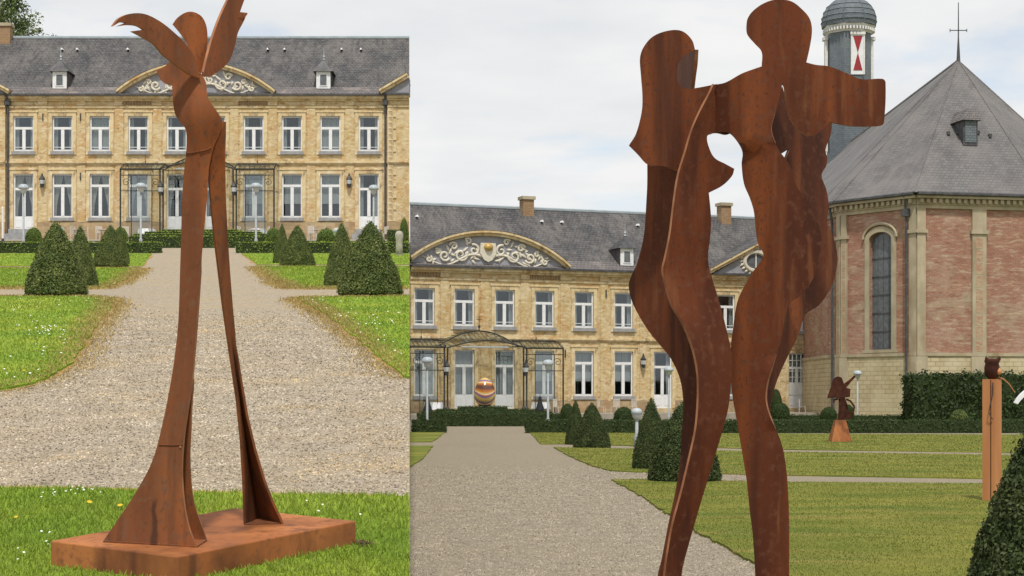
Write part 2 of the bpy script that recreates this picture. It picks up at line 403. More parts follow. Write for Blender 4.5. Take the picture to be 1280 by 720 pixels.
# ------------------------------------------------------------------ geometry helpers
def P(u, v, Y):
    return Vector(((u - 640.0) / F * Y, Y, EYE + (VH - v) / F * Y))
def GLY(v): return EYE * F / (v - VL)
def GRY(v): return EYE * F / (v - VH)
def zL(Y): return SLOPE * Y
def GL(u, v, off=0.0):
    Y = GLY(v); return Vector(((u - 640) / F * Y, Y, zL(Y) + off))
def GR(u, v, off=0.0):
    Y = GRY(v); return Vector(((u - 640) / F * Y, Y, off))
SEAM_U = 512.0
def seamX(Y): return (SEAM_U - 640) / F * Y

def tag(o, label=None, cat=None, group=None, kind=None):
    if label: o['label'] = label
    if cat: o['category'] = cat
    if group: o['group'] = group
    if kind: o['kind'] = kind
    return o
def empty(name, loc, rz=0.0, label=None, cat=None, group=None):
    o = bpy.data.objects.new(name, None)
    o.empty_display_size = 0.2
    o.location = loc
    o.rotation_euler = (0, 0, rz)
    COL.objects.link(o)
    return tag(o, label, cat, group)
def link(name, me, parent=None, loc=None, rz=0.0):
    o = bpy.data.objects.new(name, me)
    COL.objects.link(o)
    if parent: o.parent = parent
    if loc is not None: o.location = loc
    if rz: o.rotation_euler = (0, 0, rz)
    return o
def copy_tree(o, parent=None):
    c = o.copy(); COL.objects.link(c); c.parent = parent
    for ch in [x for x in o.children]:
        copy_tree(ch, c)
    return c

class MB:
    def __init__(s, xf=None):
        s.v = []; s.f = []; s.xf = xf
    def add(s, vs, fs):
        b = len(s.v)
        for p in vs:
            p = Vector(p)
            s.v.append(tuple(s.xf(p)) if s.xf else tuple(p))
        for f in fs: s.f.append(tuple(i + b for i in f))
        return s
    def box(s, x0, x1, y0, y1, z0, z1):
        if x1 < x0: x0, x1 = x1, x0
        return s.add([(x0, y0, z0), (x1, y0, z0), (x1, y1, z0), (x0, y1, z0), (x0, y0, z1), (x1, y0, z1), (x1, y1, z1), (x0, y1, z1)],
              [(0, 3, 2, 1), (4, 5, 6, 7), (0, 1, 5, 4), (1, 2, 6, 5), (2, 3, 7, 6), (3, 0, 4, 7)])
    def quad(s, a, b, c, d): return s.add([a, b, c, d], [(0, 1, 2, 3)])
    def prism(s, poly, y0, y1):
        n = len(poly)
        vs = [(x, y0, z) for x, z in poly] + [(x, y1, z) for x, z in poly]
        tr = tessellate_polygon([[Vector((x, z, 0)) for x, z in poly]])
        fs = [tuple(t) for t in tr] + [tuple(i + n for i in reversed(t)) for t in tr]
        fs += [(i, (i + 1) % n, (i + 1) % n + n, i + n) for i in range(n)]
        return s.add(vs, fs)
    def tube(s, pts, r, n=6, cap=True):
        pts = [Vector(p) for p in pts]
        rs = r if isinstance(r, (list, tuple)) else [r] * len(pts)
        vs = []; fs = []
        prev = None
        for i, p in enumerate(pts):
            d = (pts[min(i + 1, len(pts) - 1)] - pts[max(i - 1, 0)])
            if d.length < 1e-9: d = Vector((0, 0, 1))
            d.normalize()
            up = prev if prev is not None and abs(prev.dot(d)) < 0.95 else (Vector((0, 1, 0)) if abs(d.y) < 0.9 else Vector((1, 0, 0)))
            a = d.cross(up).normalized(); b = a.cross(d).normalized()
            prev = b
            for k in range(n):
                t = 2 * math.pi * k / n
                vs.append(p + a * (rs[i] * math.cos(t)) + b * (rs[i] * math.sin(t)))
        for i in range(len(pts) - 1):
            for k in range(n):
                fs.append((i * n + k, i * n + (k + 1) % n, (i + 1) * n + (k + 1) % n, (i + 1) * n + k))
        if cap:
            fs.append(tuple(reversed(range(n))))
            fs.append(tuple((len(pts) - 1) * n + k for k in range(n)))
        return s.add(vs, fs)
    def lathe(s, prof, n=16, c=(0, 0, 0), rot=0.0):
        vs = []; fs = []
        for r, z in prof:
            for k in range(n):
                t = 2 * math.pi * k / n + rot
                vs.append((c[0] + r * math.cos(t), c[1] + r * math.sin(t), c[2] + z))
        for i in range(len(prof) - 1):
            for k in range(n):
                fs.append((i * n + k, i * n + (k + 1) % n, (i + 1) * n + (k + 1) % n, (i + 1) * n + k))
        fs.append(tuple(reversed(range(n))))
        fs.append(tuple((len(prof) - 1) * n + k for k in range(n)))
        return s.add(vs, fs)
    def mesh(s, name, m, smooth=False):
        me = bpy.data.meshes.new(name)
        me.from_pydata(s.v, [], s.f)
        bm = bmesh.new(); bm.from_mesh(me)
        bmesh.ops.recalc_face_normals(bm, faces=bm.faces)
        bm.to_mesh(me); bm.free()
        if smooth:
            me.polygons.foreach_set('use_smooth', [True] * len(me.polygons))
        me.materials.append(m)
        return me
    def build(s, name, m, parent=None, smooth=False, loc=None):
        return link(name, s.mesh(name, m, smooth), parent, loc)

def polymesh(name, V, m, k):
    """V: (N,k,3) array of separate k-gons"""
    N = V.shape[0]
    me = bpy.data.meshes.new(name)
    me.vertices.add(N * k)
    me.vertices.foreach_set('co', V.reshape(-1).astype(np.float32))
    me.loops.add(N * k)
    me.loops.foreach_set('vertex_index', np.arange(N * k, dtype=np.int32))
    me.polygons.add(N)
    me.polygons.foreach_set('loop_start', np.arange(0, N * k, k, dtype=np.int32))
    me.polygons.foreach_set('loop_total', np.full(N, k, dtype=np.int32))
    me.update(calc_edges=True)
    me.validate()
    me.materials.append(m)
    return me

def leaves(pos, nrm, size, tilt=0.7, aspect=0.55):
    """pos,nrm (N,3) -> (N,4,3) leaf quads roughly facing nrm"""
    N = len(pos)
    d = nrm + rng.normal(0, tilt, (N, 3))
    d /= np.linalg.norm(d, axis=1)[:, None] + 1e-9
    a = rng.normal(0, 1, (N, 3))
    a -= d * (a * d).sum(1)[:, None]
    a /= np.linalg.norm(a, axis=1)[:, None] + 1e-9
    b = np.cross(d, a)
    s = size * rng.uniform(0.6, 1.3, (N, 1))
    return np.stack([pos - a * s, pos - b * s * aspect, pos + a * s, pos + b * s * aspect], 1)

def smooth_outline(pts, sub=5, corner=55):
    pts = [Vector((p[0], p[1])) for p in pts]
    n = len(pts)
    res = []
    corn = []
    for i in range(n):
        a = pts[i] - pts[i - 1]; b = pts[(i + 1) % n] - pts[i]
        ang = math.degrees(abs(a.angle(b, 0))) if a.length > 1e-6 and b.length > 1e-6 else 0
        corn.append(ang > corner)
    for i in range(n):
        p1, p2 = pts[i], pts[(i + 1) % n]
        p0 = pts[i - 1] if not corn[i] else p1 + (p1 - p2)
        p3 = pts[(i + 2) % n] if not corn[(i + 1) % n] else p2 + (p2 - p1)
        L = (p2 - p1).length
        # centripetal-ish tangents limited by the chord
        t1 = (p2 - p0); t2 = (p3 - p1)
        t1 = t1 * (min(1.0, L / max(t1.length, 1e-6) * 1.0)); t2 = t2 * (min(1.0, L / max(t2.length, 1e-6) * 1.0))
        for k in range(sub):
            t = k / sub
            h00 = 2 * t**3 - 3 * t**2 + 1; h10 = t**3 - 2 * t**2 + t; h01 = -2 * t**3 + 3 * t**2; h11 = t**3 - t**2
            res.append(h00 * p1 + h10 * t1 + h01 * p2 + h11 * t2)
    return res

def inside(poly, x, y):
    c = np.zeros(len(x), bool)
    n = len(poly)
    for i in range(n):
        x1, y1 = poly[i]; x2, y2 = poly[(i + 1) % n]
        if y1 == y2: continue
        cond = ((y1 > y) != (y2 > y)) & (x < (x2 - x1) * (y - y1) / (y2 - y1) + x1)
        c ^= cond
    return c

def plate(name, outline, depth, m, parent, th=0.015, step=14, sub=5, corner=55):
    """Bent steel plate: outline traced in the photo, standing at its own depth(u,v), real thickness."""
    o2 = smooth_outline(outline, sub, corner)
    us = [p.x for p in o2]; vs = [p.y for p in o2]
    poly = [(p.x, p.y) for p in o2]
    gx, gy = np.meshgrid(np.arange(min(us), max(us), step), np.arange(min(vs), max(vs), step))
    gx = gx.ravel() + 0.37; gy = gy.ravel() + 0.53
    ok = inside(poly, gx, gy)
    gx, gy = gx[ok], gy[ok]
    pa = np.array(poly)
    keep = [i for i in range(len(gx)) if np.min((pa[:, 0] - gx[i])**2 + (pa[:, 1] - gy[i])**2) > (step * 0.45)**2]
    V2 = [Vector(p) for p in poly] + [Vector((gx[i], gy[i])) for i in keep]
    n = len(poly)
    ed = [(i, (i + 1) % n) for i in range(n)]
    vo, eo, fo, *_ = delaunay_2d_cdt(V2, ed, [], 1, 1e-4)
    org = parent.location
    vw = [tuple(P(p.x, p.y, depth(p.x, p.y)) - org) for p in vo]
    me = bpy.data.meshes.new(name)
    me.from_pydata(vw, [], [tuple(f) for f in fo])
    bm = bmesh.new(); bm.from_mesh(me)
    bmesh.ops.recalc_face_normals(bm, faces=bm.faces)
    if sum((f.normal.y * f.calc_area()) for f in bm.faces) > 0:
        bmesh.ops.reverse_faces(bm, faces=bm.faces)
    bm.to_mesh(me); bm.free()
    me.polygons.foreach_set('use_smooth', [True] * len(me.polygons))
    me.materials.append(m); me.materials.append(M['rim'])
    o = link(name, me, parent)
    sm = o.modifiers.new('solid', 'SOLIDIFY'); sm.thickness = th; sm.offset = -1; sm.material_offset_rim = 1
    es = o.modifiers.new('edges', 'EDGE_SPLIT'); es.split_angle = R(45)
    return o

def lerp(a, b, t): return a + (b - a) * t
def clamp(x, a=0.0, b=1.0): return max(a, min(b, x))

# ================================================================== GROUND
g = MB(); g.quad((-2500, -300, -0.06), (2500, -300, -0.06), (2500, 4000, -0.06), (-2500, 4000, -0.06))
tag(g.build('ground', M['lawnR']), kind='structure')
g = MB(); g.quad((-9, -6, 0), (60, -6, 0), (70, 150, 0), (-9, 150, 0))
tag(g.build('gravel_path', M['gravelR']), kind='structure')
# rising garden on the left: a gravelled slope whose edge runs along the other garden
ys = [-6, 0, 5, 10, 20, 40, 70, 100, 150]
g = MB()
for a, b in zip(ys[:-1], ys[1:]):
    za_, zb_ = max(0.012, zL(a)), max(0.012, zL(b))
    xa, xb = (seamX(a) if a > 0 else 0.0), (seamX(b) if b > 0 else 0.0)
    g.quad((-75, a, za_), (xa, a, za_), (xb, b, zb_), (-75, b, zb_))
tag(g.build('sloping_gravel_path', M['gravelL']), kind='structure')
g = MB()
for a, b in zip(ys[1:-1], ys[2:]):
    za_, zb_ = max(0.010, zL(a) - 0.004), max(0.010, zL(b) - 0.004)
    xa, xb = seamX(a) - 0.004, seamX(b) - 0.004
    g.quad((xa, a, za_), (xb, b, zb_), (xb - 0.06 - zb_ * 0.02, b, -0.05), (xa - 0.06 - za_ * 0.02, a, -0.05))
    g.quad((-75, a, za_), (-75, b, zb_), (-75 - 2.5 * zb_, b, -0.05), (-75 - 2.5 * za_, a, -0.05))
g.quad((-75, 150, zL(150) - 0.01), (seamX(150) - 0.06, 150, zL(150) - 0.01), (seamX(150) - 0.06, 200, -0.05), (-75, 200, -0.05))
tag(g.build('bounce_bank_wall', M['whitetrim']), kind='structure')  # added bank wall, made pale to bounce light onto the lower gravel

def lawn(name, pix, left, m, thick=0.03, dry=True, jit=0.03):
    """A lawn sheet from its outline: points on the ground, edges slightly ragged, with a turf edge."""
    Gf = GL if left else GR
    w = [Gf(u, v) for u, v in pix]
    pts = []
    n = len(w)
    for i in range(n):
        a, b = w[i], w[(i + 1) % n]
        L = (b - a).length
        k = max(1, min(60, int(L / (0.12 if a.y < 40 else 0.5))))
        for j in range(k):
            p = a.lerp(b, j / k)
            if 0 < j and not (abs(a.x - seamX(a.y)) < 0.02 and abs(b.x - seamX(b.y)) < 0.02):
                q = noise.noise(Vector((p.x * 2.2, p.y * 2.2, 1.0))) * jit * 2 + random.uniform(-jit, jit) * 0.5
                d = (b - a).normalized()
                p = p + Vector((-d.y, d.x, 0)) * q
            lim = seamX(p.y)
            if left: p.x = min(p.x, lim - 0.002)
            else: p.x = max(p.x, lim + 0.004)
            pts.append(p)
    zf = (lambda y: zL(y)) if left else (lambda y: 0.0)
    if dry:
        cx = sum(p.x for p in pts) / len(pts); cy = sum(p.y for p in pts) / len(pts)
    tr = tessellate_polygon([[Vector((p.x, p.y, 0)) for p in pts]])
    k = len(pts)
    g = MB()
    g.add([(p.x, p.y, zf(p.y) + thick) for p in pts] + [(p.x, p.y, zf(p.y) - 0.01) for p in pts],
          [tuple(t) for t in tr] + [(i, (i + 1) % k, (i + 1) % k + k, i + k) for i in range(k)])
    o = g.build(name, m)
    tag(o, kind='structure')
    if dry:
        # dry margin: a slightly wider sheet just above the gravel
        g2 = MB()
        nn = []
        area = sum(pts[i - 1].x * pts[i].y - pts[i].x * pts[i - 1].y for i in range(k))
        sgn = -1 if area > 0 else 1
        for i in range(k):
            t = (pts[(i + 3) % k] - pts[i - 3]); t.z = 0
            t = t.normalized() if t.length > 1e-6 else Vector((1, 0, 0))
            wd = max(0.0, 0.05 + 0.14 * noise.noise(Vector((pts[i].x * 0.9, pts[i].y * 0.5, 4))))
            if abs(pts[i].x - seamX(pts[i].y)) < 0.06: wd = 0.0
            q = pts[i] + Vector((-t.y, t.x, 0)) * sgn * wd
            lim = seamX(q.y)
            q.x = min(q.x, lim - 0.002) if left else max(q.x, lim + 0.004)
            nn.append(q)
        g2.add([(p.x, p.y, zf(p.y) + 0.006) for p in pts] + [(p.x, p.y, zf(p.y) + 0.006) for p in nn],
               [(i, (i + 1) % k, (i + 1) % k + k, i + k) for i in range(k)])
        tag(g2.build('dry_turf_margin', M['dry']), kind='structure')
    return [(p.x, p.y) for p in pts]

E = SEAM_U
LAWN = {}
LAWN['la'] = lawn('lawn', [(-420, 317.5), (189, 317.5), (186, 322), (178, 333), (-420, 332.5)], True, M['lawnL'])
LAWN['lb'] = lawn('lawn', [(-420, 335.5), (176, 336), (165, 345), (150, 354), (128, 361), (-420, 361.5)], True, M['lawnL'])
LAWN['lc'] = lawn('lawn', [(-420, 371), (120, 371.5), (143, 375), (138, 385), (122, 405), (107, 430), (92, 452), (62, 474), (30, 484), (0, 489), (-420, 494)], True, M['lawnL'])
LAWN['ra'] = lawn('lawn', [(302, 317.5), (E, 317.5), (E, 331), (322, 331), (312, 324)], True, M['lawnL'])
LAWN['rb'] = lawn('lawn', [(320, 334), (E, 334), (E, 361), (365, 361), (345, 352), (330, 342)], True, M['lawnL'])
LAWN['rc'] = lawn('lawn', [(370, 373), (E, 371), (E, 474), (490, 460), (465, 440), (440, 420), (410, 395), (385, 382)], True, M['lawnL'])
LAWN['lf'] = lawn('lawn', [(-420, 609), (60, 611), (200, 615), (350, 619), (E, 622), (E, 900), (-420, 900)], True, M['lawnL'], thick=0.008, dry=True)
LAWN['Ra'] = lawn('lawn', [(663, 541.5), (1500, 545), (1500, 571), (1228, 566), (985, 562.5), (700, 555.5), (676, 556)], False, M['lawnR'], dry=False)
LAWN['Rb'] = lawn('lawn', [(692, 560), (985, 566), (1228, 569.5), (1500, 574), (1500, 602), (1228, 599), (985, 595), (800, 591), (765, 589.5), (737, 582), (712, 571)], False, M['lawnR'], dry=False)
LAWN['Rc'] = lawn('lawn', [(764, 601), (800, 600.5), (985, 604), (1228, 606), (1500, 609), (1500, 860), (1120, 860), (1000, 745), (943, 706), (900, 682), (862, 662), (832, 642), (807, 624), (782, 610)], False, M['lawnR'], dry=False)
LAWN['Rd'] = lawn('lawn', [(E, 541), (556, 541), (549, 547), (540, 553), (E, 553)], False, M['lawnR'], dry=False)
LAWN['Re'] = lawn('lawn', [(E, 558), (541, 558), (528, 575), (E, 585)], False, M['lawnR'], dry=False)
# strip of lawn behind the low hedge, up to the church and palace
g = MB(); g.quad((3.5, 77, 0.02), (60, 77, 0.02), (60, 112, 0.02), (3.5, 112, 0.02))
tag(g.build('lawn', M['lawnR']), kind='structure')

# ================================================================== PALACE (built twice: both gardens have a wing of it)
ZU0, ZU1 = 6.53, 9.12
ZL0, ZL1 = 1.65, 4.88
ZD0 = 0.76
EAV = 10.62
WW = 1.48

def window_template(kind):
    """(frame mesh, panes, curtains, sill) - origin bottom centre on the facade plane"""
    h = {'upper': ZU1 - ZU0, 'lower': ZL1 - ZL0, 'door': ZL1 - ZD0}[kind]
    hw = WW / 2
    f = MB()
    y0, y1 = 0.10, 0.19
    f.box(-hw, -hw + 0.10, y0, y1, 0, h); f.box(hw - 0.10, hw, y0, y1, 0, h)
    f.box(-hw + 0.10, hw - 0.10, y0, y1, h - 0.10, h)
    zb = 0.0 if kind != 'door' else 1.0
    f.box(-hw + 0.10, hw - 0.10, y0, y1, 0, 0.14 if kind != 'door' else 1.0)
    tz = h * (0.66 if kind == 'upper' else 0.73)
    f.box(-hw + 0.10, hw - 0.10, y0 - 0.03, y1, tz - 0.09, tz + 0.09)
    z0 = 0.14 if kind != 'door' else 1.0
    f.box(-0.12, 0.12, y0 - 0.02, y1, z0, tz - 0.09)
    for sx in (-1, 1):
        if kind != 'door':
            a, b = sorted((sx * 0.12, sx * (hw - 0.10)))
            if kind == 'upper': f.box(a, b, y0 + 0.01, y1 - 0.02, 0.30, 0.34)
    if kind == 'door':
        for sx in (-1, 1):
            a, b = sorted((sx * 0.17, sx * (hw - 0.16)))
            f.box(a, b, y0 - 0.025, y0, 0.2, 0.85)
    frame = f.mesh('window_frame', M['white'])
    panes = []
    a = MB(); a.box(-hw + 0.10, hw - 0.10, 0.135, 0.145, tz + 0.09, h - 0.10); panes.append(a.mesh('pane', M['glass']))
    for sx in (-1, 1):
        p, q = sorted((sx * 0.12, sx * (hw - 0.10)))
        a = MB(); a.box(p, q, 0.135, 0.145, z0, tz - 0.09); panes.append(a.mesh('pane', M['glass']))
    return frame, panes, h, z0

def curtain_mesh(kind, h, z0, style):
    """wavy cloth hanging behind the panes; style: side, drawn, tied, blind"""
    hw = WW / 2 - 0.06
    out_ = []
    for sx in (-1, 1):
        c = MB()
        N = 14
        rows = [z0, lerp(z0, h, .25), lerp(z0, h, .5), lerp(z0, h, .75), h - 0.05]
        vs = []
        for ri, z in enumerate(rows):
            t = (z - z0) / (h - z0)
            if style == 'side': w = 0.26
            elif style == 'drawn': w = hw - 0.005
            elif style == 'tied': w = lerp(0.16, hw, clamp((t - 0.15) / 0.8) ** 1.3)
            else: w = hw - 0.01
            zz_ = z
            if style == 'blind':
                zz_ = lerp(z0 + (h - z0) * 0.30, h - 0.05, t)
            for k in range(N):
                s_ = k / (N - 1)
                vs.append((sx * (hw - w * s_), 0.34 + (0.0 if style == 'blind' else 0.035 * math.sin(s_ * w * 34)), zz_))
        fs = [(r_ * N + k, r_ * N + k + 1, (r_ + 1) * N + k + 1, (r_ + 1) * N + k) for r_ in range(len(rows) - 1) for k in range(N - 1)]
        c.add(vs, fs)
        out_.append(c.mesh('curtain', M['curtainw'] if style == 'tied' else M['curtain']))
    return out_

WT = {k: window_template(k) for k in ('upper', 'lower', 'door')}
CT = {}
for k in WT:
    for st in ('side', 'drawn', 'tied', 'blind'):
        CT[(k, st)] = curtain_mesh(k, WT[k][2], WT[k][3], st)
sl = MB(); sl.box(-WW / 2 - 0.12, WW / 2 + 0.12, -0.16, 0.09, -0.24, 0.0)
SILL = sl.mesh('sill', M['bluestone'])
def surround_mesh(h, sill):
    s = MB()
    hw = WW / 2; w = 0.27
    s.box(-hw - w, -hw, -0.055, 0.06, -0.24 if sill else 0, h + w)
    s.box(hw, hw + w, -0.055, 0.06, -0.24 if sill else 0, h + w)
    s.box(-hw, hw, -0.055, 0.06, h, h + w)
    s.box(-hw - w - 0.07, hw + w + 0.07, -0.10, -0.002, h + w, h + w + 0.10)
    return s.mesh('window_surround', M['stone'])
SUR = {k: surround_mesh(WT[k][2], k != 'door') for k in WT}

def put_window(root, kind, x, yoff, style):
    z = {'upper': ZU0, 'lower': ZL0, 'door': ZD0}[kind]
    frame, panes, h, z0 = WT[kind]
    w = link('door' if kind == 'door' else 'window', frame, root, (x, yoff, z))
    for p in panes: link('pane', p, w)
    for c in CT[(kind, style)]: link('curtain', c, w)
    if kind != 'door': link('sill', SILL, w)
    link('window_surround', SUR[kind], root, (x, yoff, z))

def wall_open(mb, x0, x1, z0, z1, ops, y, dep=0.2):
    xs = sorted(set([x0, x1] + [a for o in ops for a in (o[0], o[1])]))
    zs = sorted(set([z0, z1] + [a for o in ops for a in (o[2], o[3])]))
    for i in range(len(xs) - 1):
        for j in range(len(zs) - 1):
            cx, cz = (xs[i] + xs[i + 1]) / 2, (zs[j] + zs[j + 1]) / 2
            if any(o[0] < cx < o[1] and o[2] < cz < o[3] for o in ops): continue
            mb.quad((xs[i], y, zs[j]), (xs[i + 1], y, zs[j]), (xs[i + 1], y, zs[j + 1]), (xs[i], y, zs[j + 1]))
    for a, b, c, d in ops:
        for q in (((a, c), (a, d)), ((b, c), (b, d)), ((a, d), (b, d)), ((a, c), (b, c))):
            (p1, r1), (p2, r2) = q
            mb.quad((p1, y, r1), (p2, y, r2), (p2, y + dep, r2), (p1, y + dep, r1))

def arc_pts(xa, xb, z0, rise, n=24):
    hw = (xb - xa) / 2; cx = (xa + xb) / 2
    Rr = (hw * hw + rise * rise) / (2 * rise)
    a = math.asin(hw / Rr)
    return [(cx + Rr * math.sin(t), z0 + Rr * math.cos(t) - (Rr - rise)) for t in [lerp(-a, a, i / n) for i in range(n + 1)]]

def spiral(cx, cz, r0, turns, a0, sgn, y, n=26):
    return [Vector((cx + sgn * r0 * (1 - 0.85 * i / n) * math.cos(a0 + turns * 2 * math.pi * i / n), y, cz + r0 * (1 - 0.85 * i / n) * math.sin(a0 + turns * 2 * math.pi * i / n))) for i in range(n + 1)]

class Pal:
    def __init__(s, P0, yaw, zb):
        s.P0 = P0; s.c = math.cos(yaw); s.s = math.sin(yaw); s.zb = zb; s.yaw = yaw
    def lx(s, u, y=0.0):
        k = (u - 640) / F
        return (k * (s.P0[1] + s.c * y) - s.P0[0] + s.s * y) / (s.c - k * s.s)
    def depth(s, x, y=0.0): return s.P0[1] + s.s * x + s.c * y
    def lz(s, v, x, y=0.0): return EYE + (VH - v) / F * s.depth(x, y) - s.zb

def dormer(root, x, z, ridge):
    d = MB(); d.box(x - 0.55, x + 0.55, 0, 2.0, 0, 1.45)
    # dormer's front stands where the slope is
    yf = 0.6 + (z - 11.35) / (ridge - 11.35) * 5.4
    xf = lambda p: Vector((p.x, p.y + yf - 0.15, p.z + z))
    d = MB(xf); d.box(x - 0.52, x + 0.52, 0, 1.6, 0, 1.25)
    o = d.build('dormer', M['white'], root)
    d = MB(xf); d.box(x - 0.24, x + 0.24, -0.015, 0.05, 0.22, 1.02); d.build('pane', M['chglass'], o)
    d = MB(xf)
    for a, b, c, e in ((-0.30, -0.24, 0.16, 1.08), (0.24, 0.30, 0.16, 1.08), (-0.24, 0.24, 1.02, 1.08), (-0.24, 0.24, 0.16, 0.22)):
        d.box(x + a, x + b, -0.04, 0.0, c, e)
    d.build('frame', M['white'], o)
    d = MB(xf)
    for sx in (-1, 1): d.box(*sorted((x + sx * 0.56, x + sx * 0.525)), 0.02, 1.6, 0, 1.25)
    d.build('dormer_cheek', M['slate'], o)
    d = MB(xf)
    zt = 1.25
    d.add([(x - 0.75, -0.2, zt), (x + 0.75, -0.2, zt), (x + 0.75, 1.7, zt), (x - 0.75, 1.7, zt), (x, 0.35, zt + 1.0), (x - .34, 0.02, zt + 0.36), (x + .34, 0.02, zt + .36)],
          [(0, 1, 6, 5), (5, 6, 4), (1, 2, 4, 6), (0, 5, 4, 3), (2, 3, 4), (0, 3, 2, 1)])
    d.build('dormer_roof', M['lead'], o)
    d = MB(xf); d.lathe([(0.10, 0), (0.06, 0.1), (0.10, 0.2), (0.035, 0.35), (0.02, 0.9)], 8, (x, 0.35, zt + 0.93)); d.build('finial', M['zinc'], o)

def lantern(root, x, y, z, s=1.0, bracket=True):
    l_ = MB(); l_.lathe([(0.10 * s, 0), (0.19 * s, 0.5 * s), (0.22 * s, 0.52 * s), (0.08 * s, 0.72 * s), (0.03 * s, 0.9 * s)], 6, (x, y - 0.3, z))
    if bracket: l_.tube([(x, y, z + 0.25), (x, y - 0.15, z + 0.1), (x, y - 0.3, z)], 0.03)
    o = l_.build('wall_lantern', M['iron'], root)
    l_ = MB(); l_.lathe([(0.105 * s, 0.06 * s), (0.192 * s, 0.46 * s)], 6, (x, y - 0.3, z), rot=0.0); l_.build('lantern_glass', M['opal'], o)

def relief(root, xc, hw, rise, z0, y):
    r_ = MB()
    for sx in (-1, 1):
        for fx, fz, r0, turns, a0 in ((0.17, 0.50, 0.40, 1.2, 1.2), (0.33, 0.34, 0.48, 1.3, 2.6), (0.42, 0.60, 0.30, 1.2, 0.2), (0.53, 0.30, 0.38, 1.3, 3.6), (0.62, 0.42, 0.20, 1.3, 0.8), (0.72, 0.18, 0.22, 1.3, 2.0), (0.24, 0.78, 0.24, 1.2, 0.4)):
            r_.tube(spiral(xc + sx * fx * hw, z0 + fz * rise, r0 * rise / 2.1, turns, a0, sx, y), [0.10 - 0.0012 * i for i in range(27)], 6)
        stem = [Vector((xc + sx * hw * t, y, z0 + rise * (0.12 + 0.16 * math.sin(t * 9) + 0.1 * (1 - t)))) for t in [0.05 + 0.75 * i / 20 for i in range(21)]]
        r_.tube(stem, [0.12 - 0.004 * i for i in range(21)], 5)
        for i in range(26):
            t = random.uniform(0.06, 0.76)
            zz_ = random.uniform(0.06, 0.82 * (1 - t * t)) * rise
            a = random.uniform(0, 6.28); L = random.uniform(0.16, 0.34)
            c = Vector((xc + sx * t * hw, y + 0.03, z0 + zz_))
            d = Vector((math.cos(a), 0, math.sin(a))) * L
            r_.tube([c - d, c - d * 0.4, c + d * 0.4, c + d], [0.02, 0.10, 0.08, 0.02], 6)
    r_.build('relief_ornament', M['relief'], root, smooth=True)
    s = MB()
    s.prism([(xc - 0.55, z0 + 1.55 * rise / 2.1), (xc + 0.55, z0 + 1.55 * rise / 2.1), (xc + 0.6, z0 + 0.85 * rise / 2.1), (xc + 0.3, z0 + 0.42 * rise / 2.1), (xc, z0 + 0.28 * rise / 2.1), (xc - 0.3, z0 + 0.42 * rise / 2.1), (xc - 0.6, z0 + 0.85 * rise / 2.1)], y - 0.16, y + 0.02)
    o = s.build('cartouche', M['relief'], root)
    s = MB(); s.lathe([(0.02, -0.32), (0.3, -0.18), (0.36, 0.0), (0.26, 0.2), (0.02, 0.3)], 12, (xc, y - 0.1, z0 + 1.28 * rise / 2.1)); s.build('gilt_crown', M['gold'], o, smooth=True)

